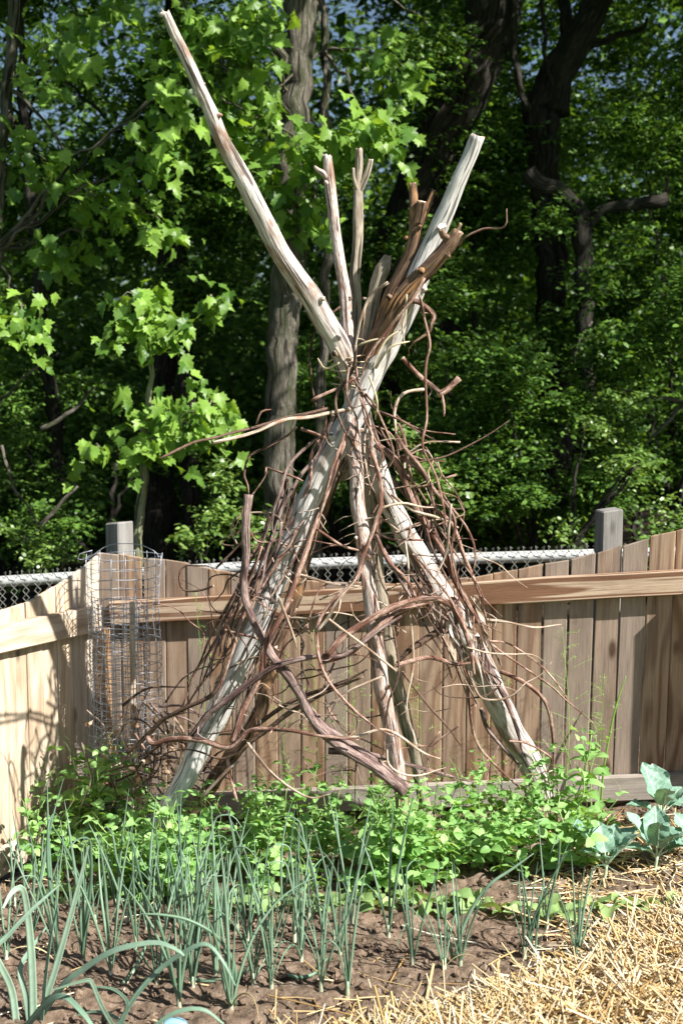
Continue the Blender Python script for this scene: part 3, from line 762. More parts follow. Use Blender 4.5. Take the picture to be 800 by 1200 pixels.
def yfront(px, py, off=0.0):
    t = min(1.0, max(0.0, (py - 455) / 500.0)); u = (px - 415) / 260.0
    up = max(0.0, (455 - py) / 400.0)
    return 3.835 - t * .28 * (1 - min(1, u * u) * .95) - up * .10 + off
def vine(lst, w, mat, name="vine", off=0.0, label=None, n=6, kink=.004, taper=.75, seed=None):
    sd = random.uniform(0, 90) if seed is None else seed
    pts = []
    for q in lst:
        x, y = q[:2]; Y = shy(y, q[2] if len(q) > 2 else yfront(x, y, off))
        pts.append(P(x, y, Y))
    R0 = w / 2 * 3.8 / FPX
    mb = MB()
    if w < 7:                                    # brittle stems bend in short kinks
        for i_ in range(1, len(pts) - 1): pts[i_] = pts[i_] + Vector((random.gauss(0, .004), random.gauss(0, .006), random.gauss(0, .004)))
    tube(mb, pts, [R0, R0 * .97, R0 * (1 + taper) / 2, R0 * taper * (.45 if taper < 1 else 1)], n, .018 if w < 5 else .012, (.22 if w > 4 else .12), 30, 1, None, kink, TP, sd, .08 if w > 6 else 0)
    o = link(name, mb.mesh(name, [M[mat], M['cut' if mat != 'pale_vine' else 'pale_vine']]), tee)
    if label: o["label"] = label
    if name in ("vine", "strand", "main_vine") and len(pts) > 3:      # broken side shoots
        Cc, _ = catmull(pts, [0] * len(pts), .03)
        for j_ in range(random.choice([1, 2, 2, 3]) + (2 if w > 6 else 0)):
            k_ = random.randrange(2, max(3, len(Cc) - 1)); a_ = Cc[min(k_, len(Cc) - 1)]; T_ = (Cc[min(k_, len(Cc) - 1)] - Cc[k_ - 1]).normalized()
            d_ = (T_ * random.uniform(.2, 1) + Vector((random.gauss(0, .8), random.gauss(-.1, .5), random.gauss(0, .8)))).normalized(); l_ = random.uniform(.015, .11)
            b_ = a_ + d_ * l_ * .5; e_ = b_ + (d_ + Vector((random.gauss(0, .6), random.gauss(0, .4), random.gauss(-.1, .6)))).normalized() * l_ * .5
            mt = MB(); r_ = min(R0 * .6, .0022); tube(mt, [a_, b_, e_], [r_, r_ * .8, r_ * .35], 5, .03, 0, 30, None, None, 0, TP); link("twig", mt.mesh("twig", M[random.choice([mat, mat, 'pale_vine'])]), o)
    return o
vine([(292, 580), (289, 640), (286, 690), (296, 725), (316, 765), (345, 800), (368, 845), (400, 875), (440, 900), (474, 928)], 9.5, 'purple_vine', "main_vine", -.06, "thick purplish vine trunk sweeping down to the right", 10, .006, 1.45)
vine([(340, 800), (372, 842), (402, 866), (438, 888), (470, 915)], 8, 'purple_vine', "main_vine", -.03, None, 8)
vine([(225, 862), (244, 837), (275, 815), (308, 789), (335, 777), (369, 768), (400, 769), (440, 742), (470, 722)], 7.5, 'purple_vine', "main_vine", -.08, None, 9)
vine([(383, 768), (401, 747), (432, 726), (467, 708), (492, 702), (516, 700)], 8, 'red_vine', "main_vine", -.09, None, 9)
vine([(378, 776), (411, 764), (450, 731), (470, 718), (505, 706)], 6.5, 'red_vine', "main_vine", -.06, None, 9)
vine([(440, 730), (470, 716), (500, 700), (530, 712), (548, 750), (556, 790)], 9, 'red_vine', "main_vine", -.04, "gnarled vine knot hugging the right pole", 10)
vine([(173, 864), (181, 870), (200, 868), (237, 869), (269, 875), (291, 859), (328, 855), (369, 861), (420, 868)], 6.5, 'red_vine', "vine", -.10)
vine([(150, 882), (172, 866), (190, 844), (212, 834), (247, 815), (262, 785), (268, 745), (282, 700)], 6, 'dark_vine', "vine", -.03)
vine([(272, 870), (284, 834), (306, 790), (312, 756), (338, 704), (360, 642), (380, 585), (394, 545), (410, 500)], 7, 'red_vine', "vine", -.07, "reddish vine running up beside the bleached pole", 8)
vine([(435, 527), (445, 565), (445, 590), (440, 612), (430, 645), (415, 680), (390, 705), (371, 735), (378, 781), (405, 818), (440, 850), (462, 864)], 5, 'red_vine', "vine", -.10)
vine([(380, 864), (415, 864), (450, 859), (495, 880), (516, 889)], 4, 'pale_vine', "twig", -.08)
vine([(586, 787, 4.0), (607, 794, 3.98), (632, 812, 3.97), (642, 833, 3.97), (648, 868, 3.99), (648, 920, 4.02)], 6, 'red_vine', "vine")
vine([(548, 722, 3.95), (572, 725, 3.95), (590, 729, 3.96), (625, 734, 3.98), (658, 732, 4.0)], 3.5, 'pale_vine', "twig")
vine([(572, 752, 3.95), (604, 777, 3.95), (642, 805, 3.97), (660, 819, 3.98), (698, 851, 4.0)], 3, 'red_vine', "twig")
vine([(572, 751, 3.98), (599, 754, 4.0), (629, 778, 4.02), (645, 792, 4.03), (659, 808, 4.04), (671, 829, 4.05)], 2.5, 'red_vine', "twig")
vine([(516, 737), (495, 752), (480, 762), (464, 777)], 9, 'dark_vine', "main_vine", .02)
vine([(464, 780), (499, 774), (534, 779), (556, 776)], 5.5, 'red_vine', "vine", 0)
vine([(471, 787), (495, 819), (520, 850), (541, 875)], 3.2, 'dark_vine', "twig", 0)
vine([(562, 752, 4.0), (574, 785, 4.02), (590, 815, 4.04), (604, 850, 4.05), (612, 884, 4.07)], 7.5, 'purple_vine', "vine")
vine([(563, 830, 4.05), (574, 858, 4.04), (597, 884, 4.05), (610, 898, 4.06)], 6, 'purple_vine', "vine")
vine([(548, 790, 3.98), (552, 829, 3.97), (555, 868, 3.97), (576, 894, 3.97), (600, 912, 3.98), (627, 936, 4.0)], 4, 'red_vine', "vine")
vine([(491, 345), (498, 372), (501, 400), (501, 432), (499, 492), (494, 522), (511, 558), (520, 594), (522, 619), (531, 660), (544, 704)], 3.2, 'red_vine', "vine", -.08)
vine([(517, 577), (542, 619), (554, 649), (554, 674)], 3, 'red_vine', "twig", -.02)
vine([(499, 456), (476, 462), (463, 481), (462, 500), (467, 536)], 4.2, 'pale_vine', "vine", -.03)
vine([(415, 445), (427, 466), (440, 480), (467, 492), (495, 503), (533, 509)], 3.2, 'red_vine', "twig", -.06)
vine([(470, 552), (489, 546), (522, 535), (555, 520), (597, 494)], 2.6, 'dark_vine', "twig", -.03)
vine([(472, 420), (490, 440), (515, 462), (519, 462)], 6, 'red_vine', "vine", -.05)
vine([(513, 463), (524, 456), (538, 443)], 7, 'red_vine', "vine", -.055, None, 7, .001, 1.0)
vine([(517, 462), (519, 478), (520, 488)], 3, 'red_vine', "twig", -.055)
vine([(440, 520), (465, 542), (481, 583), (503, 619), (520, 649), (531, 676), (555, 720), (572, 748)], 8.5, 'red_vine', "vine", -.03, "stout reddish vine descending the right side", 8)
vine([(470, 535), (489, 550), (509, 572), (528, 605), (532, 643), (536, 690)], 5, 'red_vine', "vine", -.05)
vine([(459, 580), (484, 597), (509, 605), (525, 610)], 4, 'pale_vine', "twig", -.07)
vine([(528, 590), (525, 619), (522, 652), (511, 676)], 3.3, 'pale_vine', "twig", -.08)
vine([(443, 597), (470, 590), (495, 591), (512, 594)], 3, 'pale_vine', "twig", -.06)
vine([(440, 627), (456, 654), (473, 674), (484, 693)], 5, 'red_vine', "vine", -.05)
vine([(448, 643), (467, 676), (481, 700)], 5, 'purple_vine', "vine", -.04)
vine([(454, 331), (436, 345), (425, 374), (418, 395), (416, 412)], 3.8, 'pale_vine', "vine", -.11)
vine([(497, 325), (485, 348), (454, 386), (432, 420), (423, 440)], 3.8, 'red_vine', "vine", -.10)
vine([(483, 352), (495, 360), (508, 370), (505, 378), (500, 388), (482, 403)], 6.5, 'red_vine', "vine", -.04)
vine([(538, 288, 3.66), (548, 276, 3.63), (568, 268, 3.60), (590, 262, 3.58), (594, 244, 3.57)], 2.6, 'red_vine', "twig")
vine([(499, 388), (503, 400), (501, 412)], 3, 'red_vine', "twig", -.06)
vine([(399, 360), (373, 383), (364, 423), (367, 460), (376, 492)], 3, 'dark_vine', "twig", 0)
vine([(189, 537, 3.45), (225, 520, 3.5), (255, 511, 3.55), (310, 497, 3.65), (345, 486, 3.72), (385, 479, 3.78)], 3, 'dark_vine', "twig", taper=1.3)
vine([(250, 519, 3.5), (297, 507, 3.6), (335, 494, 3.68), (367, 485, 3.74), (410, 479, 3.8)], 3.8, 'pale_vine', "twig", taper=1.2)
vine([(300, 497, 3.6), (306, 485, 3.6), (318, 480, 3.6)], 2.2, 'red_vine', "tendril")
vine([(347, 500), (337, 512), (310, 528), (292, 540), (287, 555), (289, 572), (292, 582)], 3, 'red_vine', "twig", -.04)
vine([(312, 547), (337, 555), (355, 564)], 3, 'red_vine', "twig", -.02)
vine([(312, 548), (310, 557)], 3, 'red_vine', "tendril", -.02)
vine([(352, 502), (370, 508), (382, 515)], 4, 'red_vine', "twig", -.04)
vine([(370, 620), (400, 640), (422, 646)], 3.4, 'red_vine', "twig", -.02)
vine([(345, 672), (385, 681), (425, 687)], 3.2, 'pale_vine', "twig", -.06)
vine([(370, 740), (383, 723), (400, 700), (418, 678)], 4.5, 'pale_vine', "vine", -.12)
vine([(383, 723), (425, 756), (464, 787)], 3.2, 'pale_vine', "twig", -.10)
vine([(380, 829), (415, 808), (450, 791)], 3.2, 'pale_vine', "twig", -.08)
vine([(237, 934), (266, 906), (280, 892)], 4, 'pale_vine', "twig", -.06)
vine([(266, 888), (272, 910), (279, 940)], 4, 'red_vine', "twig", -.05)
vine([(289, 869), (316, 900), (337, 922), (366, 933), (388, 930)], 3.5, 'pale_vine', "twig", -.08)
vine([(290, 872, 4.0), (340, 835, 4.0), (380, 812, 3.98), (425, 793, 3.95)], 7, 'dark_vine', "vine")
vine([(300, 850, 4.05), (345, 820, 4.03), (400, 800, 4.0), (430, 785, 3.98)], 6, 'dark_vine', "vine")
vine([(404, 878, 3.8), (450, 889, 3.82), (513, 906, 3.88), (558, 917, 3.95)], 6, 'purple_vine', "vine")
vine([(385, 880), (410, 884), (445, 902), (472, 922)], 8, 'purple_vine', "main_vine", .0)
vine([(326, 700), (337, 725), (345, 748), (348, 760)], 3.8, 'pale_vine', "twig", -.12)
vine([(365, 470), (400, 452), (420, 440)], 4, 'red_vine', "twig", -.05)
vine([(378, 476), (382, 485), (380, 512)], 3.4, 'red_vine', "twig", -.04)
# strands laid along the poles and random tangles between them
def along(poly, side, spread, count, w, mats, off, tmin=0.0, tmax=1.0, minlen=.3, nm="strand"):
    pl = [Vector((x, y)) for x, y in poly]
    cum = [0]
    for a, b in zip(pl[:-1], pl[1:]): cum.append(cum[-1] + (b - a).length)
    def at(t):
        d = t * cum[-1]; i = 0
        while i < len(pl) - 2 and cum[i + 1] < d: i += 1
        f = (d - cum[i]) / (cum[i + 1] - cum[i]); T = (pl[i + 1] - pl[i]).normalized()
        return pl[i].lerp(pl[i + 1], f), Vector((-T.y, T.x))
    for k in range(count):
        t0 = random.uniform(tmin, max(tmin, tmax - minlen)); t1 = min(tmax, t0 + random.uniform(minlen, 1.0) * (tmax - tmin))
        o0 = side + random.gauss(0, spread); pts = []; o_ = off + random.uniform(-.05, .05)
        ph = random.uniform(0, 6.28); am = random.uniform(3, 11)
        nseg = max(4, int((t1 - t0) * cum[-1] / 45))
        for i in range(nseg + 1):
            t = t0 + (t1 - t0) * i / nseg; c, nrm = at(min(t, .999))
            o0 += random.gauss(0, 3.2)
            q = c + nrm * (o0 + am * math.sin(ph + t * 9))
            pts.append((q.x, q.y, yfront(q.x, q.y, o_ + .025 * math.cos(ph + t * 9))))
        vine(pts, random.choice(w), random.choice(mats), nm, n=5, kink=.012)
BL = [(408, 490), (375, 558), (345, 628), (318, 690), (295, 745), (270, 800), (245, 850)]
along(BL, 25, 7, 12, [3, 3.5, 4, 5, 6], ['red_vine', 'red_vine', 'dark_vine', 'purple_vine'], .02)
along(BL, 6, 10, 2, [2.5, 3, 4], ['red_vine', 'dark_vine', 'pale_vine'], -.07)
along(BL, -24, 6, 6, [2.5, 3, 4, 5], ['red_vine', 'dark_vine', 'pale_vine'], .03)
AR = [(430, 500), (455, 560), (490, 630), (520, 690), (550, 755), (590, 830), (622, 900)]
along(AR, -20, 5, 7, [2.5, 3, 4, 5], ['red_vine', 'red_vine', 'dark_vine'], -.01, 0, .62)
along(AR, 11, 6, 4, [2.5, 3, 4], ['red_vine', 'purple_vine', 'pale_vine'], -.02, .35, .66)
along(AR, 17, 6, 5, [2.5, 3, 4], ['dark_vine', 'purple_vine', 'red_vine'], .05, .40, .66)
along([(405, 400), (412, 450), (418, 520), (425, 580)], 0, 13, 9, [2, 2.5, 3, 4], ['red_vine', 'pale_vine', 'red_vine', 'dark_vine'], -.06, minlen=.5)
along([(438, 500), (445, 600), (440, 680), (450, 780), (462, 880)], 0, 16, 6, [2, 2.5, 3, 4], ['red_vine', 'dark_vine', 'pale_vine'], -.03)
for k in range(95):                                   # loose curling tangle
    x, y = random.choice([(random.uniform(440, 540), random.uniform(510, 700)), (random.uniform(230, 400), random.uniform(700, 880)), (random.uniform(400, 600), random.uniform(700, 890)), (random.uniform(250, 330), random.uniform(600, 760))])
    a = random.uniform(0, 6.28); o_ = random.uniform(-.06, .10); pts = []; turn = random.gauss(0, .35); st = random.uniform(14, 30)
    for i in range(random.randint(4, 8)):
        pts.append((x, y, yfront(x, y, o_ + i * .004)))
        a += turn + random.gauss(0, .35); x += math.cos(a) * st; y += math.sin(a) * st * .8
        y = min(y, 905)
        if y < 640: x = min(max(x, 415 - (y - 430) * .62 - 25), 415 + (y - 430) * .62 + 25)
    vine(pts, random.choice([1.3, 1.6, 2, 2.4, 3]), random.choice(['red_vine', 'red_vine', 'pale_vine', 'dark_vine']), "twig", n=5, kink=.006, taper=.5)
# peeling strips of bark hanging on the right pole
for k in range(34):
    x0, y0 = random.uniform(515, 560), random.uniform(690, 760); Ls = random.uniform(25, 85)
    w = random.uniform(1.5, 4) * 3.9 / FPX; Yb = 3.88 + random.uniform(-.04, .03)
    mb = MB(); n = 6; vs = []; f = []; ph = random.uniform(0, 6.28)
    dx = random.uniform(.15, .5)
    for i in range(n + 1):
        t = i / n; c = P(x0 + dx * Ls * t + 3 * math.sin(ph + 4 * t), y0 + Ls * t, Yb - .01 * math.sin(3 * t + ph)) - TP
        an = ph + t * 2; ww = w * (1 - .6 * t)
        d = Vector((math.cos(an), math.sin(an), 0)) * ww; e = Vector((-math.sin(an), math.cos(an), 0)) * .0012
        vs += [c - d - e, c + d - e, c + d + e, c - d + e]
    for i in range(n):
        for q in range(4): f.append((i * 4 + q, i * 4 + (q + 1) % 4, i * 4 + 4 + (q + 1) % 4, i * 4 + 4 + q))
    mb.add(vs, f)
    link("bark_strip", mb.mesh("bark_strip", M[random.choice(['red_vine', 'pale_vine', 'purple_vine', 'grey_pole'])], False), tee)
# twine lashing round the crossing
for k, (yc, r) in enumerate([(418, .075), (424, .078), (431, .076), (437, .073), (444, .07), (452, .066)]):
    c = P(416 + random.uniform(-3, 6), yc, 3.765); mb = MB(); tl = random.uniform(-.25, .25)
    pts = [Vector((c.x + r * 1.0 * math.cos(a), c.y + r * .95 * math.sin(a), c.z + tl * r * math.cos(a) + random.uniform(-.004, .004))) for a in np.linspace(0, 2 * PI, 15)]
    tube(mb, pts, .0022, 5, .02, 0, 30, None, None, .002, TP); link("twine", mb.mesh("twine", M['twine']), tee)
for pts in ([(398, 425, 3.76), (380, 432, 3.76), (372, 420, 3.77)], [(440, 432, 3.74), (456, 408, 3.72), (480, 400, 3.72)], [(432, 440, 3.74), (442, 470, 3.74), (440, 492, 3.74)], [(436, 430, 3.74), (452, 398, 3.74), (470, 386, 3.74)], [(476, 345, 3.72), (474, 365, 3.72), (470, 380, 3.73), (474, 405, 3.74)], [(420, 405, 3.75), (434, 398, 3.74), (450, 396, 3.74)]):
    vine(pts, 2.6, 'twine', "twine", kink=.002)

# heap of dead twigs and curled leaves at the fence corner
bp = ground_at(165, 930); bp = Vector((P(165, 930, 4.15).x, 4.15, float(gz(P(165, 930, 4.15).x, 4.15))))
br = tag(empty("brush_heap", bp), "tangled heap of dead brown twigs and curled leaves below the wire cage", "brush")
for k in range(60):
    x, y = random.gauss(175, 34), random.uniform(820, 925); Y = 4.12 + random.uniform(-.12, .12)
    if x > 250: x = 240
    a = random.choice([random.gauss(-.6, .5), random.gauss(.2, .6), random.gauss(1.3, .4)]); L = random.uniform(25, 90)
    p0 = P(x, y, Y); p1 = P(x + math.cos(a) * L * .5, y + math.sin(a) * L * .5, Y + random.uniform(-.05, .05)); p2 = P(x + math.cos(a + .3) * L, min(y + math.sin(a + .3) * L, 950), Y + random.uniform(-.08, .08))
    mb = MB(); tube(mb, [p0, p1, p2], [random.uniform(.002, .006), .002], 5, .03, .1, 30, None, None, .006, bp)
    link("twig", mb.mesh("twig", M[random.choice(['red_vine', 'dark_vine', 'pale_vine', 'purple_vine'])]), br)
DL = [leaf_mesh("dead_leaf", T_OVAL, .032, M['dead_leaf'], b) for b in (.6, -.8, .3)]
for k in range(110):
    x, y = random.gauss(178, 30), random.uniform(835, 940); Y = 4.12 + random.uniform(-.13, .1)
    p = P(x, y, Y) - bp
    link("dead_leaf", random.choice(DL), br, p, (random.uniform(0, 6), random.uniform(0, 6), random.uniform(0, 6)), random.uniform(.5, 1.2))
# bark log and fallen sticks on the soil
def stick(pts, r, mat, name, label, cat, n=9, group=None):
    c = pts[0]; mb = MB(); tube(mb, pts, r, n, .015, .2, 25, 1, None, .004, c, random.uniform(0, 9), .1, .004)
    o = link(name, mb.mesh(name, [M[mat], M['cut']]), None, c); tag(o, label, cat, group); return o
def gl(px, py, h): p = ground_at(px, py); p.z += h; return p
stick([gl(605, 1003, .016), gl(640, 1000, .018), gl(672, 992, .017)], [.017, .02, .015], 'purple_vine', "fallen_branch", "stubby bark covered branch lying on soil left of the collard plants", "branch")
stick([P(652, 990, 4.13), P(646, 962, 4.14), P(640, 938, 4.155)], [.024, .026, .022], 'dark_vine', "wood_stump", "short dark stump carrying the frayed foot of the right pole", "stump")
stick([gl(318, 985, .012), gl(360, 990, .014), gl(400, 984, .016)], [.012, .013, .011], 'purple_vine', "fallen_branch", "purplish dead branch lying on the soil under the middle pea plants", "branch")
stick([gl(668, 1071, .01), gl(706, 1068, .012), gl(742, 1066, .012)], [.007, .009, .008], 'pale_pole', "fallen_stick", "bleached stick half covered by straw at the right", "stick")
stick([gl(432, 880 + 78, .03), gl(470, 1002, .02), gl(500, 1012, .012)], [.009, .012, .008], 'red_vine', "fallen_stick", "reddish stick on the soil at the foot of the front pole", "stick")

# ------------------------------------------------------------------ straw mulch
def straw():
    N = 34000
    x = rng.uniform(-1.2, 2.4, N * 3); y = rng.uniform(2.3, 4.1, N * 3)
    z = gbase(x, y) - CAMZ; f = y * CP - z * SP
    px = CX + FPX * x / f; py = CY - FPX * (y * SP + z * CP) / f
    d = py - straw_edge(px)
    pr = np.where(d > 14, 1.0, np.where(d > -6, .30, np.where(d > -50, .022, .002)))
    pr = np.where((px > 640) & (py > 960) & (d <= -6), .07, pr)
    pr = np.where((px < -120) | (px > 960) | (py > 1290), 0, pr)
    keep = rng.random(len(x)) < pr
    x, y, d = x[keep][:N], y[keep][:N], d[keep][:N]
    n = len(x)
    th = np.clip((d + 6) / 90, 0, 1) * .05
    z = gz(x, y) + .004 + rng.random(n) * (th + .006)
    L = rng.uniform(.022, .10, n) * (1 + .7 * (rng.random(n) < .2)); r = rng.uniform(.0013, .0031, n) * (1 + .5 * (rng.random(n) < .2))
    a = rng.uniform(0, 2 * PI, n); el = rng.normal(0, .42, n) * np.where(d > 10, 1, .35)
    D = np.stack([np.cos(a) * np.cos(el), np.sin(a) * np.cos(el), np.sin(el)], -1)
    Nn = unit(np.cross(D, [0, 0, 1.0])); B = np.cross(Nn, D)
    C = np.stack([x, y, z], -1)
    bend = rng.normal(0, .10, n)[:, None] * L[:, None] * Nn + rng.normal(0, .05, n)[:, None] * L[:, None] * B
    rings = []
    for t in (-1.0, 0.0, 1.0):
        c = C + D * (L[:, None] * t) + bend * (1 - t * t)
        for k in range(3):
            an = 2 * PI * k / 3
            rings.append(c + (Nn * math.cos(an) + B * math.sin(an) * .7) * r[:, None])
    V = np.stack(rings, 1)                                    # n,9,3
    q = []
    for s_ in (0, 1):
        for k in range(3):
            k2 = (k + 1) % 3; a0, a1, b1, b0 = s_ * 3 + k, s_ * 3 + k2, s_ * 3 + 3 + k2, s_ * 3 + 3 + k
            q += [(a0, a1, b1), (a0, b1, b0)]
    Fi = (np.array(q)[None] + (np.arange(n) * 9)[:, None, None]).reshape(-1, 3)
    me = bpy.data.meshes.new("straw_mulch")
    me.vertices.add(n * 9); me.vertices.foreach_set("co", V.astype('f').ravel())
    me.loops.add(len(Fi) * 3); me.loops.foreach_set("vertex_index", Fi.astype('i').ravel())
    me.polygons.add(len(Fi)); me.polygons.foreach_set("loop_start", np.arange(0, len(Fi) * 3, 3, dtype='i')); me.update(calc_edges=True)
    at = me.attributes.new("tone", 'FLOAT', 'POINT'); at.data.foreach_set("value", np.repeat(np.clip(rng.beta(2.4, 1.8, n), 0, 1), 9).astype('f'))
    me.materials.append(M['straw'])
    tag(link("straw_mulch", me), "loose golden straw mulch spread over the bed at lower right", "straw", kind="stuff")
straw()

# ------------------------------------------------------------------ onions
def blade_tube(L, lean, curl, r, mat, az_wob=0.0, kink=None):
    pts = []; n = 9
    for i in range(n + 1):
        t = i / n
        th = lean + curl * t ** 1.6
        if i == 0: p = Vector((0, 0, 0)); pts.append(p); continue
        if kink and t > kink: th += 1.9 * min(1, (t - kink) * 6)
        p = pts[-1] + Vector((math.sin(th), az_wob * math.sin(t * 4) * .3, math.cos(th))) * (L / n); pts.append(p)
    mb = MB(); R = [r * .86 * (.8 + .35 * math.sin(min(1, t * 2) * PI / 2)) * (1 - t ** 3 * .92) for t in np.linspace(0, 1, n + 1)]
    tube(mb, pts, R, 6, .02, 0, tone=.3)
    return mb.mesh("leaf", mat)
ON = [blade_tube(.40, .02, .10, .0042, M['onion']), blade_tube(.42, .07, .16, .0046, M['onion'], .1), blade_tube(.36, .12, .35, .0044, M['onion'], .2),
      blade_tube(.38, .10, .9, .0042, M['onion'], .2), blade_tube(.30, .18, .3, .0038, M['onion']), blade_tube(.34, .06, .45, .004, M['onion'], .3),
      blade_tube(.36, .12, .5, .0042, M['onion'], .2, .62), blade_tube(.26, .55, 1.6, .0034, M['onion'], .3),
      blade_tube(.40, .16, .7, .0030, M['onion'], .5), blade_tube(.33, .22, 1.0, .0036, M['onion'], .6), blade_tube(.42, .05, .25, .0050, M['onion'], .6, .8), blade_tube(.22, .5, 1.7, .0026, M['dry_leaf'], .5)]
mbx = MB(); tube(mbx, [Vector((0, 0, -.02)), Vector((0, 0, .012)), Vector((0, 0, .036))], [.0068, .006, .0042], 8, .02, tone=.3); SHANK = mbx.mesh("shank", M['white_base'])
front = [(8, 1128), (37, 1105), (68, 1133), (98, 1127), (130, 1142), (184, 1152), (210, 1178), (226, 1160), (253, 1146), (271, 1184), (297, 1156), (318, 1160), (353, 1127), (376, 1160), (398, 1120), (407, 1166), (483, 1130), (520, 1138), (539, 1132), (614, 1124), (626, 1124), (675, 1130)]
back = [(18, 1065), (52, 1072), (85, 1078), (112, 1085), (150, 1082), (172, 1092), (196, 1088), (216, 1096), (240, 1090), (266, 1100), (290, 1105), (330, 1085), (345, 1100), (378, 1092), (412, 1085), (455, 1098), (640, 1085), (64, 1096), (100, 1068), (136, 1066), (160, 1110), (186, 1072), (206, 1080), (228, 1112), (252, 1078), (278, 1088), (305, 1074), (320, 1112), (362, 1076), (392, 1104)]
back.sort()
def ordinal(i): return ["first", "second", "third", "fourth", "fifth", "sixth", "seventh", "eighth", "ninth", "tenth", "eleventh", "twelfth", "thirteenth", "fourteenth", "fifteenth", "sixteenth", "seventeenth", "eighteenth", "nineteenth", "twentieth", "twenty-first", "twenty-second", "twenty-third", "twenty-fourth", "twenty-fifth", "twenty-sixth", "twenty-seventh", "twenty-eighth", "twenty-ninth", "thirtieth", "thirty-first", "thirty-second", "thirty-third", "thirty-fourth", "thirty-fifth"][i]
for row, lst in (("front", front), ("back", back)):
    for i, (px, py) in enumerate(lst):
        p = ground_at(px, py)
        nl = random.randint(5, 8) if row == "front" else random.randint(3, 5)
        o = tag(empty("onion_plant", p, random.uniform(0, 6.28)), f"green onion with {nl} slim upright leaves, {ordinal(i)} from the left in the {row} onion row", "onion", "green onions in the garden bed")
        link("shank", SHANK, o)
        sc = random.uniform(.86, 1.12) if px < 470 else random.uniform(.68, .92)
        if row == "back": sc *= .92
        for k in range(nl):
            m = ON[random.choices(range(12), [7, 7, 4, 1.6, 4, 3, .8, .5, 3, 1.3, 3, 1])[0]]
            a = 2 * PI * k / nl + random.uniform(-.5, .5)
            link("leaf", m, o, (math.cos(a) * .003, math.sin(a) * .003, .012), (random.uniform(-.07, .07), random.uniform(-.06, .14), a), sc * random.uniform(.55, 1.1))
# hand placed bent blades
def px_ribbon(parent, base, pts, wpx, mat, flat=True, twist=.5, name="leaf", rnd=False):
    q = [P(x, y, Y) for x, y, Y in pts]; wpx = [w * .82 for w in wpx]
    org = parent.location
    mb = MB()
    if not flat:
        R = [w / 2 * p.y / FPX for w, p in zip(np.interp(np.linspace(0, 1, len(q)), np.linspace(0, 1, len(wpx)), wpx), q)]
        tube(mb, q, R, 7, .015, tone=.3, origin=org); return link(name, mb.mesh(name, mat), parent)
    C, W = catmull(q, [w / 2 * p.y / FPX for w, p in zip(np.interp(np.linspace(0, 1, len(q)), np.linspace(0, 1, len(wpx)), wpx), q)], .015)
    vs, f = [], []; m = len(C)
    for i in range(m):
        T = (C[min(i + 1, m - 1)] - C[max(0, i - 1)]).normalized()
        view = (C[i] - Vector((0, 0, CAMZ))).normalized()
        sd = T.cross(Vector((.3, -1, .5))).normalized(); up = sd.cross(T).normalized()
        sd = (sd * math.cos(twist) + up * math.sin(twist)); up = sd.cross(T).normalized()
        for u, h in ((-1, .35), (-.5, .12), (0, 0), (.5, .12), (1, .35)):
            vs.append(C[i] - org + sd * W[i] * u + up * W[i] * h)
        for u, h in ((1, .35), (.5, .12), (0, 0), (-.5, .12), (-1, .35)):
            vs.append(C[i] - org + sd * W[i] * u * .97 + up * (W[i] * h - .0012))
    for i in range(m - 1):
        for k in range(10): f.append((i * 10 + k, i * 10 + (k + 1) % 10, i * 10 + 10 + (k + 1) % 10, i * 10 + 10 + k))
    mb.add(vs, f, tone=.3); return link(name, mb.mesh(name, mat), parent)
g0 = ground_at(45, 1195)
lk = tag(empty("leek_plant", g0), "large leek with broad arching blue green leaves at the lower left corner", "leek", "leeks in the garden bed")
Yk = g0.y
for pts, w, tw in [([(45, 1200, Yk), (70, 1120, Yk), (92, 1040, Yk), (104, 992, Yk)], [11, 10, 7, 2], .3),
                   ([(40, 1195, Yk), (38, 1130, Yk), (34, 1080, Yk), (27, 1042, Yk - .02), (14, 1046, Yk - .05), (4, 1064, Yk - .08)], [12, 12, 11, 9, 7, 3], .2),
                   ([(45, 1195, Yk), (75, 1155, Yk - .05), (98, 1136, Yk - .07), (135, 1114, Yk - .1), (180, 1105, Yk - .12), (205, 1112, Yk - .14), (216, 1120, Yk - .15)], [11, 11, 10, 9, 8, 6, 3], .5),
                   ([(30, 1205, Yk - .05), (55, 1176, Yk - .09), (75, 1168, Yk - .12), (95, 1185, Yk - .16), (108, 1202, Yk - .18)], [10, 10, 9, 8, 6], .4),
                   ([(20, 1200, Yk), (14, 1160, Yk), (0, 1130, Yk - .02), (-14, 1105, Yk)], [11, 11, 10, 8], .2),
                   ([(35, 1198, Yk), (30, 1165, Yk), (24, 1135, Yk + .02), (38, 1110, Yk + .05), (55, 1086, Yk + .08)], [9, 9, 8, 6, 2], .1),
                   ([(-20, 1120, Yk - .1), (5, 1101, Yk - .08), (36, 1068, Yk - .05), (70, 1037, Yk)], [9, 9, 7, 2], .6),
                   ([(50, 1196, Yk - .02), (54, 1150, Yk), (60, 1100, Yk + .02), (68, 1060, Yk + .05)], [9, 8, 7, 2], 1.0)]:
    px_ribbon(lk, g0, pts, w, M['leek'], True, tw)
g1 = ground_at(135, 1215)
lk2 = tag(empty("leek_plant", g1), "leek at the bottom edge with one long hoop shaped leaf", "leek", "leeks in the garden bed")
Y1 = g1.y
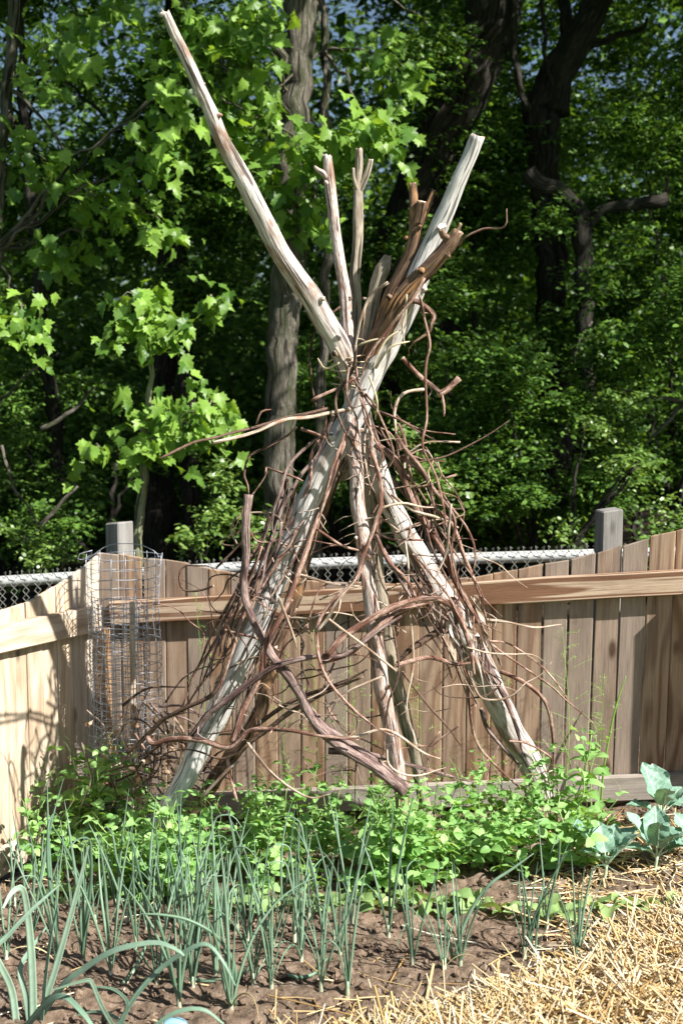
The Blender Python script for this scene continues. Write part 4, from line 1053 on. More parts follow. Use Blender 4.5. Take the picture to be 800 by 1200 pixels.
for pts, w, tw in [([(135, 1215, Y1), (156, 1172, Y1), (190, 1134, Y1), (227, 1110, Y1 - .02), (245, 1108, Y1 - .03), (262, 1128, Y1 - .05), (276, 1155, Y1 - .06)], [8, 8, 8, 7, 6, 5, 2], .5),
                   ([(128, 1215, Y1), (150, 1180, Y1), (135, 1160, Y1), (110, 1156, Y1)], [6, 6, 5, 2], .5),
                   ([(140, 1215, Y1), (120, 1180, Y1 - .05), (108, 1152, Y1 - .06), (100, 1149, Y1 - .06), (62, 1160, Y1 - .06)], [7, 7, 6, 6, 2], .3)]:
    px_ribbon(lk2, g1, pts, w, M['leek'], True, tw)
g2 = ground_at(160, 1222)
lk3 = tag(empty("leek_plant", g2), "low leek leaves arching over the soil at the bottom edge beside the straw", "leek", "leeks in the garden bed")
for pts, w in [([(165, 1222, g2.y), (190, 1196, g2.y), (215, 1184, g2.y), (240, 1184, g2.y), (262, 1200, g2.y)], [6, 7, 7, 6, 3]), ([(160, 1222, g2.y), (140, 1195, g2.y + .05), (115, 1185, g2.y + .1), (90, 1190, g2.y + .1)], [6, 6, 5, 2])]:
    px_ribbon(lk3, g2, pts, w, M['leek'], True, .5)
ob = ground_at(274, 1180)
oo = tag(empty("onion_plant", ob), "onion with one long leaf bowed over to the left like a fishing rod", "onion", "green onions in the garden bed")
px_ribbon(oo, ob, [(275, 1178, ob.y), (276, 1140, ob.y), (268, 1116, ob.y), (250, 1094, ob.y - .02), (220, 1078, ob.y - .03), (190, 1072, ob.y - .04), (165, 1071, ob.y - .05)], [6, 6, 6, 5, 5, 4, 2], M['onion'], False)
px_ribbon(oo, ob, [(270, 1180, ob.y), (262, 1150, ob.y), (256, 1125, ob.y)], [5, 5, 1], M['onion'], False)
o3 = ground_at(545, 1128)
oo = tag(empty("onion_plant", o3), "onion with a long leaf leaning far to the right toward the peas", "onion", "green onions in the garden bed")
px_ribbon(oo, o3, [(532, 1125, o3.y), (545, 1080, o3.y), (570, 1040, o3.y), (600, 1018, o3.y), (625, 1000, o3.y)], [6, 6, 5, 4, 1], M['onion'], False)
px_ribbon(oo, o3, [(530, 1125, o3.y), (522, 1085, o3.y), (515, 1040, o3.y)], [5, 5, 1], M['onion'], False)
for lab, pts in (("long fallen onion leaf lying bent on the soil, curling up at its right end", [gl(220, 1150, .006), gl(250, 1152, .006), gl(279, 1148, .012), P(290, 1136, gl(290, 1148, 0).y), P(293, 1124, gl(290, 1148, 0).y)]),
                 ("fallen onion leaf curved like a smile between two onion plants", [gl(337, 1146, .008), gl(352, 1148, .006), gl(370, 1143, .008), gl(384, 1130, .02)]),
                 ("short fallen onion leaf lying on bare soil near the leeks", [gl(143, 1156, .006), gl(156, 1142, .008), gl(168, 1128, .03), gl(176, 1118, .05)])):
    mb = MB(); tube(mb, pts, [.0045, .005, .0045, .002], 7, .012, tone=.4, origin=pts[0]); tag(link("fallen_leaf", mb.mesh("fallen_leaf", M['onion']), None, pts[0]), lab, "leaf", "fallen onion leaves")
bpz = ground_at(205, 1206)
mb = MB(); tube(mb, [Vector((0, 0, -.004)), Vector((0, 0, .0)), Vector((0, 0, .012)), Vector((0, 0, .018)), Vector((0, 0, .020))], [.030, .033, .031, .024, .010], 24, .02, tone=.4)
tag(link("plastic_cap", mb.mesh("plastic_cap", M['blue_plastic']), None, bpz), "small pale blue plastic cap lying on the soil at the bottom edge", "cap")

# ------------------------------------------------------------------ peas
PEAM = [leaf_mesh("leaflet", T_PEA, .050, M['pea'], b, tn) for b, tn in ((.1, .1), (.35, .35), (-.1, .6), (.5, .8))]
def rot_to(tip, nrm):
    tip = tip.normalized(); nrm = (nrm - tip * nrm.dot(tip)).normalized(); sd = tip.cross(nrm)
    return Matrix((sd, tip, nrm)).transposed()
def pea_proto(h, lean, nst, seed):
    random.seed(seed)
    root = empty("pea_plant")
    for s_ in range(nst):
        a = random.uniform(0, 6.28); ln = lean * random.uniform(.4, 1.3); hh = h * random.uniform(.7, 1.1)
        pts = [Vector((0, 0, 0))]
        n = 6; dx, dy = math.cos(a) * ln, math.sin(a) * ln
        for i in range(1, n + 1):
            t = i / n
            pts.append(Vector((dx * t ** 1.3 * hh + random.gauss(0, .008), dy * t ** 1.3 * hh + random.gauss(0, .008), hh * t * (1 - .1 * ln * t))))
        mb = MB(); tube(mb, pts, [.0024, .0018], 5, .03, tone=.4, wob=.004); link("stem", mb.mesh("stem", M['green_stem']), root)
        nn = max(4, int(hh / .028))
        for i in range(1, nn + 1):
            t = i / nn; f = t * n; k = min(n - 1, int(f)); c = pts[k].lerp(pts[k + 1], f - k)
            aa = i * 2.4 + random.uniform(-.5, .5)
            out = Vector((math.cos(aa), math.sin(aa), random.uniform(.1, .9)))
            for j in (-1, 1):
                sd = Vector((-math.sin(aa), math.cos(aa), 0)) * j
                tip = out * .6 + sd * random.uniform(.5, 1.1) + Vector((0, 0, random.uniform(-.3, .3)))
                nr = Vector((random.gauss(.25, .45), random.gauss(-.35, .45), 1))
                o = link("leaflet", random.choice(PEAM), root)
                sc = random.uniform(.65, 1.1) * (1.05 - .45 * t if t > .8 else 1)
                o.matrix_local = Matrix.Translation(c + out * random.uniform(.004, .04)) @ rot_to(tip, nr).to_4x4() @ Matrix.Scale(sc, 4)
        if random.random() < .8:                                  # a curling tendril at the tip
            c = pts[-1]; tp = [c + Vector((.012 * i * math.cos(a + i * .5), .012 * i * math.sin(a + i * .5), .018 * i)) for i in range(5)]
            mb = MB(); tube(mb, tp, [.0009, .0004], 4, .01, tone=.6); link("tendril", mb.mesh("tendril", M['green_stem']), root)
    return root
protos = [pea_proto(.30, .35, 3, 101), pea_proto(.26, .5, 3, 102), pea_proto(.34, .25, 2, 103), pea_proto(.22, .6, 3, 104), pea_proto(.17, .8, 3, 105)]
random.seed(55)
peas = []     # px, py of the foot, proto, scale
def row_of(x0, x1, py, step, pr, s0, s1, jy=8):
    x = x0
    while x < x1:
        peas.append((x + random.uniform(-8, 8), py + random.uniform(-jy, jy), random.choice(pr), random.uniform(s0, s1))); x += step * random.uniform(.8, 1.2)
row_of(42, 185, 1008, 21, [0, 1, 2], 1.0, 1.35)
row_of(48, 140, 1012, 22, [0, 2], 1.0, 1.3)
row_of(140, 225, 1050, 14, [0, 1], .85, 1.1)
row_of(45, 300, 1038, 32, [1, 3, 0], .75, 1.0)
row_of(190, 480, 1018, 21, [0, 1, 3], .7, 1.0)
row_of(300, 480, 1038, 34, [3, 4], .7, .95)
row_of(452, 506, 1046, 14, [0, 1], .85, 1.05)
row_of(478, 650, 1028, 27, [1, 3, 0], .75, 1.0)
row_of(490, 700, 1012, 30, [0, 1, 3], .65, .9)
row_of(652, 706, 990, 18, [2, 0], .9, 1.15)
row_of(560, 640, 978, 26, [4, 3], .8, 1.0)
row_of(300, 560, 1000, 32, [2, 0], .6, 1.0)
used = set(); counts = {}
def describe(px, py, sc, k):
    size = "tall" if protos_h[k] * sc > .27 else ("low" if protos_h[k] * sc < .19 else "mid height")
    where = "by the left fence" if px < 190 else ("left of the front pole" if px < 470 else ("between front and right pole feet" if px < 640 else "beside the collards"))
    return size, where
protos_h = [.30, .26, .34, .22, .17]
peas.sort(key=lambda q: q[0])
zone_n = {}
for (px, py, k, sc) in peas:
    p = ground_at(px, py)
    src = protos[k]
    o = copy_tree(src) if k in used else src
    used.add(k)
    o.location = p; o.rotation_euler = (0, 0, random.uniform(0, 6.28)); o.scale = (sc,) * 3
    size, where = describe(px, py, sc, k); key = (size, where); i = zone_n.get(key, 0); zone_n[key] = i + 1
    tag(o, f"{size} pea plant {where}, {ordinal(i)} from left", "pea plant", "pea plants at the foot of the teepee")
for k in range(5):
    if k not in used:
        for c in list(protos[k].children): bpy.data.objects.remove(c)
        bpy.data.objects.remove(protos[k])

# seedlings with round flat leaves
T_SEED = fan(PEAL, 0.5, 0.5)
SD = [leaf_mesh("leaf", T_SEED, z_, M['seedling'], b, tn) for b, tn, z_ in ((.1, .1, .05), (.5, .4, .062), (.8, .7, .056), (-.4, .3, .05))]
seeds = []
x = 165
while x < 560: seeds.append((x, 1062 + random.uniform(-12, 10))); x += random.uniform(13, 22)
x = 560
while x < 800: seeds.append((x, 1072 + random.uniform(-10, 8) - (6 if x > 700 else 0))); x += random.uniform(20, 34)
x = 60
while x < 170: seeds.append((x, 1052 + random.uniform(-8, 8))); x += random.uniform(18, 28)
seeds.sort()
for i, (px, py) in enumerate(seeds):
    p = ground_at(px, py); nl = random.randint(4, 6)
    side = ("below the left peas", "below the middle peas", "below the right peas", "in front of the collards")[0 if px < 220 else 1 if px < 460 else 2 if px < 650 else 3]
    j = zone_n.get(side, 0); zone_n[side] = j + 1
    o = tag(empty("leafy_seedling", p, random.uniform(0, 6)), f"pale green round leaved seedling {side}, {ordinal(j)} from the left there", "seedling", "seedlings in front of the peas")
    for k in range(nl):
        a = 2 * PI * k / nl + random.uniform(-.4, .4); t = Vector((math.cos(a), math.sin(a), random.uniform(.1, .8)))
        l = link("leaf", random.choice(SD), o)
        l.matrix_local = Matrix.Translation(Vector((math.cos(a) * .012, math.sin(a) * .012, .012 + random.uniform(0, .02)))) @ rot_to(t, Vector((random.gauss(0, .4), random.gauss(-.1, .4), 1))).to_4x4() @ Matrix.Scale(random.uniform(.5, 1.1), 4)

# ------------------------------------------------------------------ collards
def kale_leaf(L, W, bend, wav, seed):
    mb = MB(); nu, nv = 9, 12; vs, uv = [], []
    pl = .30                                                   # share of stalk
    for j in range(nv + 1):
        t = j / nv
        w = W * max(.10, max(0, 1 - abs((t - .62) / (.66 if t < .62 else .388)) ** 2.6) ** .5)
        if j == nv: w = W * .38
        for i in range(nu):
            u = (i / (nu - 1)) * 2 - 1
            y = pl * L + (1 - pl) * L * t * (1 - .10 * u * u); x = u * w * .5
            z = abs(u) * w * .20 + wav * math.sin(t * 11 + seed + (2 if u > 0 else 0)) * abs(u) ** 2 - bend * (y ** 2) / L
            z += .003 * math.sin(18 * t + 6 * abs(u))
            vs.append((x, y, z)); uv.append((u * .5, t, 0))
    f = [(j * nu + i, j * nu + i + 1, (j + 1) * nu + i + 1, (j + 1) * nu + i) for j in range(nv) for i in range(nu - 1)]
    mb.add(vs, f, tone=.3, uv=uv)
    m1 = mb.mesh("leaf", M['kale'])
    m2b = MB(); tube(m2b, [Vector((0, 0, 0)), Vector((0, pl * L * .5, -bend * (pl * L * .5) ** 2 / L)), Vector((0, pl * L * 1.1, -bend * (pl * L) ** 2 / L)), Vector((0, L * .8, -bend * (L * .8) ** 2 / L - .002))], [.0035, .003, .0028, .001], 6, .03, tone=.3)
    return m1, m2b.mesh("stalk", M['kale_stem'])
KL = [kale_leaf(.19, .085, .12, .006, 1), kale_leaf(.165, .085, .3, .008, 3), kale_leaf(.14, .07, .5, .007, 5)]
def collard(px, py, label, spec, stem_h=.05):
    p = ground_at(px, py); o = tag(empty("collard_plant", p), label, "collard", "collard plants by the right fence")
    mb = MB(); tube(mb, [Vector((0, 0, -.01)), Vector((.004, 0, stem_h * .5)), Vector((.008, 0, stem_h))], [.0055, .005, .0045], 8, .02, tone=.3); link("stem", mb.mesh("stem", M['kale_stem']), o)
    for k, (az, el, sc) in enumerate(spec):
        a = math.radians(az); e = math.radians(el)
        tip = Vector((math.cos(a) * math.cos(e), math.sin(a) * math.cos(e), math.sin(e)))
        nr = Vector((-math.cos(a) * math.sin(e), -math.sin(a) * math.sin(e), math.cos(e)))
        m = KL[k % 3]
        l = link("leaf", m[0], o); l.matrix_local = Matrix.Translation(Vector((.006, 0, stem_h * (.8 + .04 * k)))) @ rot_to(tip, nr).to_4x4() @ Matrix.Scale(sc * .86, 4)
        st = link("stalk", m[1], l)
collard(707, 1032, "collard with two upright blue green leaves, front left of the collards", [(165, 58, 1.12), (25, 60, 1.05), (200, 60, .85), (-20, 56, .9), (100, 75, .9), (-90, 62, .7), (60, 55, .8)])
collard(766, 1022, "collard in front of the others at right, with a dark backlit leaf facing the viewer", [(150, 60, 1.0), (80, 75, 1.1), (30, 55, 1.1), (-100, 72, .9), (5, 35, .95), (190, 45, .8), (-60, 55, .8)])
collard(772, 970, "tallest collard standing against the lower fence rail", [(125, 68, 1.12), (95, 72, 1.2), (45, 52, 1.1), (-95, 60, .9), (170, 28, .8), (10, 40, 1.05)])
collard(812, 1012, "collard partly outside the right edge of the picture", [(175, 35, .9), (120, 60, .9), (60, 60, .9), (220, 30, .7)])
# asparagus
ap = ground_at(700, 985)
asp = tag(empty("asparagus_plant", ap), "single tall bare asparagus spear rising against the right fence boards", "asparagus", "asparagus by the fence")
mb = MB(); q = [P(701, 985, 4.17), P(706, 910, 4.19), P(714, 860, 4.2), (P(722, 825, 4.21)), P(733, 792, 4.22)]
tube(mb, q, [.0042, .004, .0035, .0036, .0012], 8, .02, tone=.5, origin=ap, rough=.15, rscale=40); link("spear", mb.mesh("spear", M['fern']), asp)
def fern(px, pytop, pybase, Y, spread, label, seed):
    random.seed(seed)
    b = P(px, pybase, Y); t = P(px + random.uniform(-8, 8), pytop, Y); b.z = float(gz(b.x, b.y))
    o = tag(empty("asparagus_fern", b), label, "asparagus fern", "asparagus by the fence")
    H = t.z - b.z; mb = MB(); pts = [Vector((0, 0, 0)), Vector((random.uniform(-.02, .02), 0, H * .5)), Vector((t.x - b.x, 0, H))]
    tube(mb, pts, [.002, .0008], 5, .03, tone=.4); link("stem", mb.mesh("stem", M['fern']), o)
    nb = 16; c3 = []
    m2 = MB()
    for k in range(nb):
        f = .35 + .65 * k / nb; c = Vector((pts[1].x * min(1, f * 2) * (1 if f < .5 else 2 - 2 * f) + (t.x - b.x) * max(0, 2 * f - 1), 0, H * f)); a = random.uniform(0, 6.28)
        L = spread * (1.15 - f) * random.uniform(.7, 1.3) + .02
        e = c + Vector((math.cos(a) * L, math.sin(a) * L * .5, L * random.uniform(.1, .6)))
        tube(m2, [c, c.lerp(e, .5) + Vector((0, 0, .006)), e], [.0007, .0004], 3, .05, tone=.5)
        for s_ in range(12): c3.append(tuple(c.lerp(e, random.uniform(.25, 1)) + Vector((random.gauss(0, .008), random.gauss(0, .008), random.gauss(0, .008)))))
    bo = link("branches", m2.mesh("branches", M['fern']), o); bo["kind"] = "stuff"
    c3 = np.array(c3); n = len(c3)
    ndl = (np.array([(0, 0, 0), (.05, .5, 0), (0, 1, 0), (-.05, .5, 0)], 'f'), np.array([(0, 1, 2), (0, 2, 3)]))
    me = cloud_mesh("needles", ndl, c3, unit(rng.normal(size=(n, 3)) + [0, 0, .7]), unit(rng.normal(size=(n, 3))), rng.uniform(.010, .02, n), M['fern'])
    no = link("needles", me, o); no["kind"] = "stuff"
for i, a in enumerate([(588, 790, 960, 4.17, .10, "feathery asparagus fern right of the teepee foot, lowest of three there"), (660, 735, 960, 4.22, .16, "tall feathery asparagus fern against the brown boards right of the teepee"), (700, 790, 960, 4.2, .10, "small feathery asparagus fern between spear and tall fern"),
                       (236, 690, 960, 4.42, .15, "feathery asparagus fern between the wire cage and the teepee"), (372, 745, 965, 4.36, .14, "feathery asparagus fern seen through the left side of the teepee"), (415, 770, 965, 4.34, .12, "feathery asparagus fern directly behind the front pole"), (492, 800, 965, 4.3, .12, "feathery asparagus fern seen through the right side of the teepee"), (335, 700, 965, 4.42, .13, "tallest feathery asparagus fern behind the bleached pole")]):
    fern(*a, 300 + i)

# ------------------------------------------------------------------ the woods behind the fences
random.seed(91); rng = np.random.default_rng(91)
def trunk(parent, path, wpx, mat, n=14, name="trunk", rough=.12, sd=0.0, origin=None):
    q = [P(x, y, Y) for x, y, Y in path]; R = [w / 2 * p.y / FPX for w, p in zip(wpx, q)]
    mb = MB(); tube(mb, q, R, n, .06, rough * 1.3, 7, None, None, .035, origin if origin is not None else parent.location, sd or random.uniform(0, 50), .06)
    return link(name, mb.mesh(name, M[mat]), parent)
def tree_root(name, px, Y, label, cat, group=None):
    p = P(px, 600, Y); p.z = float(gz(p.x, p.y)) - .1
    return tag(empty(name, p), label, cat, group)
def blob_points(blobs, n):
    """points clumped in ellipsoids given as (px, py, Y, rpx, rpy, rY)"""
    w = np.array([b[3] * b[4] * (b[2] ** 2) * (b[6] if len(b) > 6 else 1) for b in blobs], float); w /= w.sum()
    out = []
    for b, k in zip(blobs, rng.multinomial(n, w)):
        u = unit(rng.normal(size=(k, 3))) * (rng.random((k, 1)) ** .45)
        for q in u:
            Y = b[2] + q[1] * b[5]
            out.append(tuple(P(b[0] + q[0] * b[3], b[1] + q[2] * b[4], Y)))
    return np.array(out)
def rand_blobs(x0, x1, y0, y1, Y0, Y1, n, r=(40, 90), rY=.4):
    return [(random.uniform(x0, x1), random.uniform(y0, y1), random.uniform(Y0, Y1), (q := random.uniform(*r)), q * random.uniform(.45, .8), rY) for _ in range(n)]
DENS = 1.75
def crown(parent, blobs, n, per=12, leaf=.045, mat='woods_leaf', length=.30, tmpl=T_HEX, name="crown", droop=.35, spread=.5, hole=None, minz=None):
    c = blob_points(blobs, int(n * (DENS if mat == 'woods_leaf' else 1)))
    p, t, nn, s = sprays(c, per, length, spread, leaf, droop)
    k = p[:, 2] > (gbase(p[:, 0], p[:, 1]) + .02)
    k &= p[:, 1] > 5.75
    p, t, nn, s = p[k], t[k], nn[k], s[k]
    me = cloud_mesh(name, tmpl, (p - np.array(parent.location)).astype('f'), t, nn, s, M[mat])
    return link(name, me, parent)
def limbs(parent, src, blobs, mat, w=6, maxn=8):
    for b in random.sample(blobs, min(maxn, len(blobs))):
        sx, sy, sY = random.choice(src)
        mid = ((sx + b[0]) / 2 + random.uniform(-15, 15), (sy + b[1]) / 2 + random.uniform(-25, 5), (sY + b[2]) / 2)
        trunk(parent, [(sx, sy, sY), mid, (b[0], b[1], b[2])], [w, w * .6, 2], mat, 6, "limb", .1)

# grey barked tree behind the left side of the teepee
t1 = tree_root("hardwood_tree", 326, 7.0, "tall tree with rough grey bark right behind the teepee's left side", "tree", "trees of the woods")
trunk(t1, [(322, 700, 7.0), (326, 600, 7.0), (329, 500, 7.0), (331, 400, 7.0), (337, 300, 7.0), (342, 200, 7.02), (348, 100, 7.05), (354, 0, 7.1), (360, -200, 7.2), (368, -420, 7.3)], [42, 38, 36, 36, 36, 35, 34, 33, 28, 18], 'tree_bark', 18, sd=5.0)
trunk(t1, [(338, 110, 7.05), (330, 70, 7.0), (322, 40, 6.95), (300, -20, 6.9)], [14, 12, 10, 8], 'tree_bark', 8, "limb")
b1 = rand_blobs(120, 560, -430, -110, 6.6, 8.6, 16, (50, 110)) + rand_blobs(180, 520, -20, 230, 7.6, 9.0, 12, (40, 80))
crown(t1, b1, 1900, 12, .05)
limbs(t1, [(342, 200, 7.02), (350, 60, 7.05), (356, -120, 7.1)], b1, 'tree_bark')

t2 = tree_root("leaning_tree", 430, 10.2, "massive dark trunk leaning right near the top of the woods", "tree", "trees of the woods")
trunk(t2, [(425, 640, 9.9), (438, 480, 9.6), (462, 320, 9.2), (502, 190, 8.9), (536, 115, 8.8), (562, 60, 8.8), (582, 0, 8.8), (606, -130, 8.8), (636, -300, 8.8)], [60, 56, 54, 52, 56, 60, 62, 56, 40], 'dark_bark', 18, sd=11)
trunk(t2, [(603, -20, 8.6), (601, 50, 8.6), (608, 95, 8.6), (616, 130, 8.6)], [7, 8, 8, 8], 'dark_bark', 7, "hanging_limb")
b2 = rand_blobs(380, 760, -480, -30, 9.0, 11.5, 18, (60, 110), .6) + rand_blobs(360, 640, -10, 330, 10.3, 12, 16, (40, 90), .5)
crown(t2, b2, 2600, 12, .055)

t3 = tree_root("forked_tree", 660, 9.2, "dark leaning tree at upper right with a crooked branch reaching right", "tree", "trees of the woods")
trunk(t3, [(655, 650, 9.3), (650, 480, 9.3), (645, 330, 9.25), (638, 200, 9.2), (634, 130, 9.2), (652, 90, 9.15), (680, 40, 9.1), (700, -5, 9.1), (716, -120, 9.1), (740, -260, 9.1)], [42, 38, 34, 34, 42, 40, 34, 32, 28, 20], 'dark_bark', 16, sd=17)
trunk(t3, [(655, 135, 9.2), (660, 80, 9.25), (662, 20, 9.3), (660, -60, 9.3)], [22, 18, 15, 12], 'dark_bark', 9, "limb")
trunk(t3, [(690, 52, 9.1), (712, 46, 9.05), (738, 38, 9.0), (752, 32, 9.0), (757, 20, 9.0)], [10, 8, 7, 6, 3], 'dark_bark', 8, "limb")
trunk(t3, [(633, -10, 9.0), (637, 50, 9.0), (645, 100, 9.0)], [5, 5, 4], 'dark_bark', 6, "limb")
b3 = rand_blobs(600, 1100, -450, -30, 7.6, 10.5, 20, (60, 120), .6) + rand_blobs(560, 880, -20, 240, 9.6, 11.2, 14, (40, 90), .5) + rand_blobs(740, 880, 60, 330, 8.4, 9.2, 7, (40, 80), .4)
crown(t3, b3, 3000, 12, .048)
limbs(t3, [(700, 0, 9.1), (716, -120, 9.1)], b3[:20], 'dark_bark', 9)

t4 = tree_root("broken_tree", 690, 8.0, "dead looking dark tree with two stubby broken limbs forming a wide Y", "tree", "trees of the woods")
trunk(t4, [(700, 650, 8.0), (694, 560, 8.0), (690, 460, 8.0), (685, 370, 8.0), (682, 300, 8.0), (684, 262, 8.0), (670, 236, 7.98), (650, 222, 7.96), (630, 214, 7.95), (616, 200, 7.95)], [22, 21, 20, 20, 20, 23, 19, 18, 19, 20], 'dark_bark', 14, sd=23)
trunk(t4, [(686, 268, 8.0), (698, 252, 8.0), (725, 242, 7.98), (752, 240, 7.96), (781, 235, 7.95)], [15, 13, 13, 14, 17], 'dark_bark', 12, "limb")
trunk(t4, [(779, 232, 7.95), (781, 220, 7.95), (783, 205, 7.95)], [9, 4, 2], 'dark_bark', 6, "limb")
crown(t4, [(645, 250, 7.7, 34, 22, .15), (740, 262, 7.7, 34, 16, .15), (700, 330, 7.6, 22, 40, .15), (690, 215, 7.7, 30, 12, .12)], 52, 10, .042)
trunk(t4, [(690, 380, 7.9), (676, 400, 7.9), (673, 430, 7.9)], [3, 4, 3], 'tree_bark', 6, "limb")

t5 = tree_root("slender_tree", 212, 9.0, "slender tree with brownish trunk in the upper left of the woods", "tree", "trees of the woods")
trunk(t5, [(226, 660, 9.2), (222, 520, 9.1), (216, 400, 9.05), (211, 300, 9.0), (208, 220, 9.0), (206, 60, 9.0), (200, -150, 9.0)], [22, 20, 19, 17, 14, 11, 8], 'dark_bark', 10)
b5 = rand_blobs(-60, 300, -420, -20, 8.0, 10.5, 14, (60, 110), .6) + rand_blobs(-40, 280, 0, 330, 8.8, 10.6, 12, (40, 85), .4)
crown(t5, b5, 2000, 12, .05)
limbs(t5, [(208, 220, 9.0), (206, 60, 9.0)], b5[14:], 'dark_bark', 5, 7)
t6 = tree_root("slender_tree", 60, 8.4, "thin dark tree near the left edge of the woods", "tree", "trees of the woods")
trunk(t6, [(72, 680, 8.5), (66, 520, 8.4), (48, 360, 8.4), (30, 150, 8.4), (20, -100, 8.4)], [20, 17, 14, 11, 8], 'dark_bark', 10)
b6 = rand_blobs(-360, 140, -400, -20, 6.8, 9.2, 16, (60, 110), .5) + rand_blobs(-260, 110, 0, 330, 8.6, 10, 12, (40, 80), .4)
crown(t6, b6, 2100, 12, .05)
limbs(t6, [(48, 360, 8.4), (30, 150, 8.4)], b6[16:], 'dark_bark', 5, 7)
t7 = tree_root("stout_tree", 186, 9.3, "stout shaded trunk just behind the wooden corner post", "tree", "trees of the woods")
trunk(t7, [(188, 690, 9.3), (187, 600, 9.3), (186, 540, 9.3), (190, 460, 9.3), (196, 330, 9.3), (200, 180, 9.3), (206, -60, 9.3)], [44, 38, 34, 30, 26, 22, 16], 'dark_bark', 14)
b7 = rand_blobs(100, 330, 20, 420, 8.4, 9.6, 7, (35, 70), .3)
crown(t7, b7, 420, 12, .045)
t8 = tree_root("shadow_tree", 455, 9.4, "dark slim trunk hidden in shade behind the right side of the teepee", "tree", "trees of the woods")
trunk(t8, [(585, 660, 9.5), (572, 540, 9.4), (545, 430, 9.4), (520, 360, 9.4), (505, 240, 9.4), (498, 60, 9.5)], [26, 24, 22, 20, 16, 12], 'dark_bark', 10)
b8 = rand_blobs(420, 640, 120, 420, 9.0, 10.4, 10, (40, 80), .4)
crown(t8, b8, 900, 12, .048)

# maples: real separate leaves for the nearest sprays
MPM = [leaf_mesh("leaf", T_MAPLE, .080, M['maple'], b, tn) for b, tn in ((.15, .05), (.5, .3), (.35, .55), (.8, .78), (-.1, .45))]
def maple_leaves(parent, blobs, nobj, nmass, size=1.0, mat='maple'):
    for b, k in zip(blobs, [max(1, int(round(nobj * bb[6] / sum(x[6] for x in blobs)))) for bb in blobs]):
        c0 = P(b[0], b[1], b[2])
        # fans of leaves on a few drooping twigs
        tw = max(2, k // 9); twg = []
        for j in range(tw):
            q = unit(rng.normal(size=3)); q = q * (random.random() ** .5)
            twg.append((b[0] + q[0] * b[3] * .75, b[1] + q[2] * b[4] * .75, b[2] + q[1] * b[5] * .8))
        for i in range(k):
            a = twg[i % tw]
            p = P(a[0] + random.gauss(0, b[3] * .22), a[1] + random.gauss(0, b[4] * .22), a[2] + random.gauss(0, .07))
            out = (p - c0); out.z *= .2
            if out.length < 1e-3: out = Vector((1, 0, 0))
            tip = out.normalized() * .5 + Vector((random.gauss(0, .35), random.gauss(-.1, .35), -random.uniform(.6, 1.6)))
            nr = Vector((random.gauss(.35, .7), random.gauss(-.55, .5), random.uniform(.1, 1.0)))
            o = link("leaf", random.choice(MPM), parent)
            o.matrix_local = Matrix.Translation(p - parent.location) @ rot_to(tip, nr).to_4x4() @ Matrix.Scale(size * random.choice([.45, .6, .8, .9, 1.0, 1.1, 1.2]) * random.uniform(.92, 1.08), 4)
        # twigs
        for a in twg[:5]:
            mb = MB(); pa = c0 - parent.location; pb = P(*a) - parent.location
            tube(mb, [pa, (pa + pb) / 2 + Vector((0, 0, .03)), pb], [.004, .0015], 5, .05); link("twig", mb.mesh("twig", M['green_bark']), parent)
    if nmass:
        c = blob_points([b[:6] for b in blobs], nmass // 6)
        p, t, nn, s = sprays(c, 6, .28, .6, .078 * size, .7)
        nn = unit(nn * .6 + np.array([.2, -.5, .3]))
        k = p[:, 1] > 5.8
        me = cloud_mesh("leaves", T_MAPLE, (p[k] - np.array(parent.location)).astype('f'), t[k], nn[k], s[k], M[mat])
        o = link("leaves", me, parent); o["kind"] = "stuff"
m1 = tree_root("maple_sapling", 163, 6.3, "young maple with green stem and two sunlit drooping leaf clusters, left of the teepee", "maple")
trunk(m1, [(160, 690, 6.3), (164, 620, 6.3), (168, 560, 6.3), (172, 500, 6.32), (180, 440, 6.33), (172, 380, 6.3), (165, 340, 6.3)], [13, 12, 10, 8, 6, 5, 3], 'green_bark', 9)
maple_leaves(m1, [(172, 382, 6.2, 52, 44, .20, 62), (160, 345, 6.3, 40, 16, .15, 18), (205, 500, 6.15, 62, 44, .22, 92), (245, 478, 6.2, 38, 44, .18, 46), (175, 520, 6.15, 45, 22, .15, 30), (110, 528, 6.2, 22, 10, .1, 9), (245, 350, 6.5, 36, 28, .2, 24), (148, 470, 6.3, 20, 30, .1, 10)], 291, 190, .95)
m2 = tree_root("maple_tree", 60, 6.6, "larger maple with shaded leaves filling the upper left of the picture", "maple")
trunk(m2, [(-40, 700, 6.7), (-30, 500, 6.7), (-10, 300, 6.7), (10, 100, 6.7), (40, -150, 6.7)], [26, 22, 18, 14, 10], 'tree_bark', 10)
m2b = [(30, 372, 6.4, 60, 34, .25, 40), (50, 60, 6.5, 70, 60, .3, 30), (190, 165, 6.3, 50, 60, .25, 34), (110, 230, 6.6, 70, 60, .3, 30), (210, 100, 6.3, 30, 40, .2, 18), (170, 250, 6.7, 60, 50, .3, 20), (240, 60, 6.5, 60, 50, .3, 24), (60, 300, 6.8, 70, 40, .3, 30), (20, 180, 6.6, 60, 60, .3, 24), (130, 30, 6.6, 60, 50, .3, 24)]
maple_leaves(m2, m2b, 274, 420, 1.0)
limbs(m2, [(-10, 300, 6.7), (10, 100, 6.7)], m2b, 'tree_bark', 6, 9)
m3 = tree_root("maple_tree", 352, 6.9, "bright yellow green maple foliage hanging around the teepee's upper poles", "maple")
trunk(m3, [(372, 700, 7.5), (376, 500, 7.5), (380, 350, 7.4), (385, 200, 7.3), (380, 60, 7.2), (370, -160, 7.2)], [14, 12, 11, 10, 9, 7], 'tree_bark', 9)
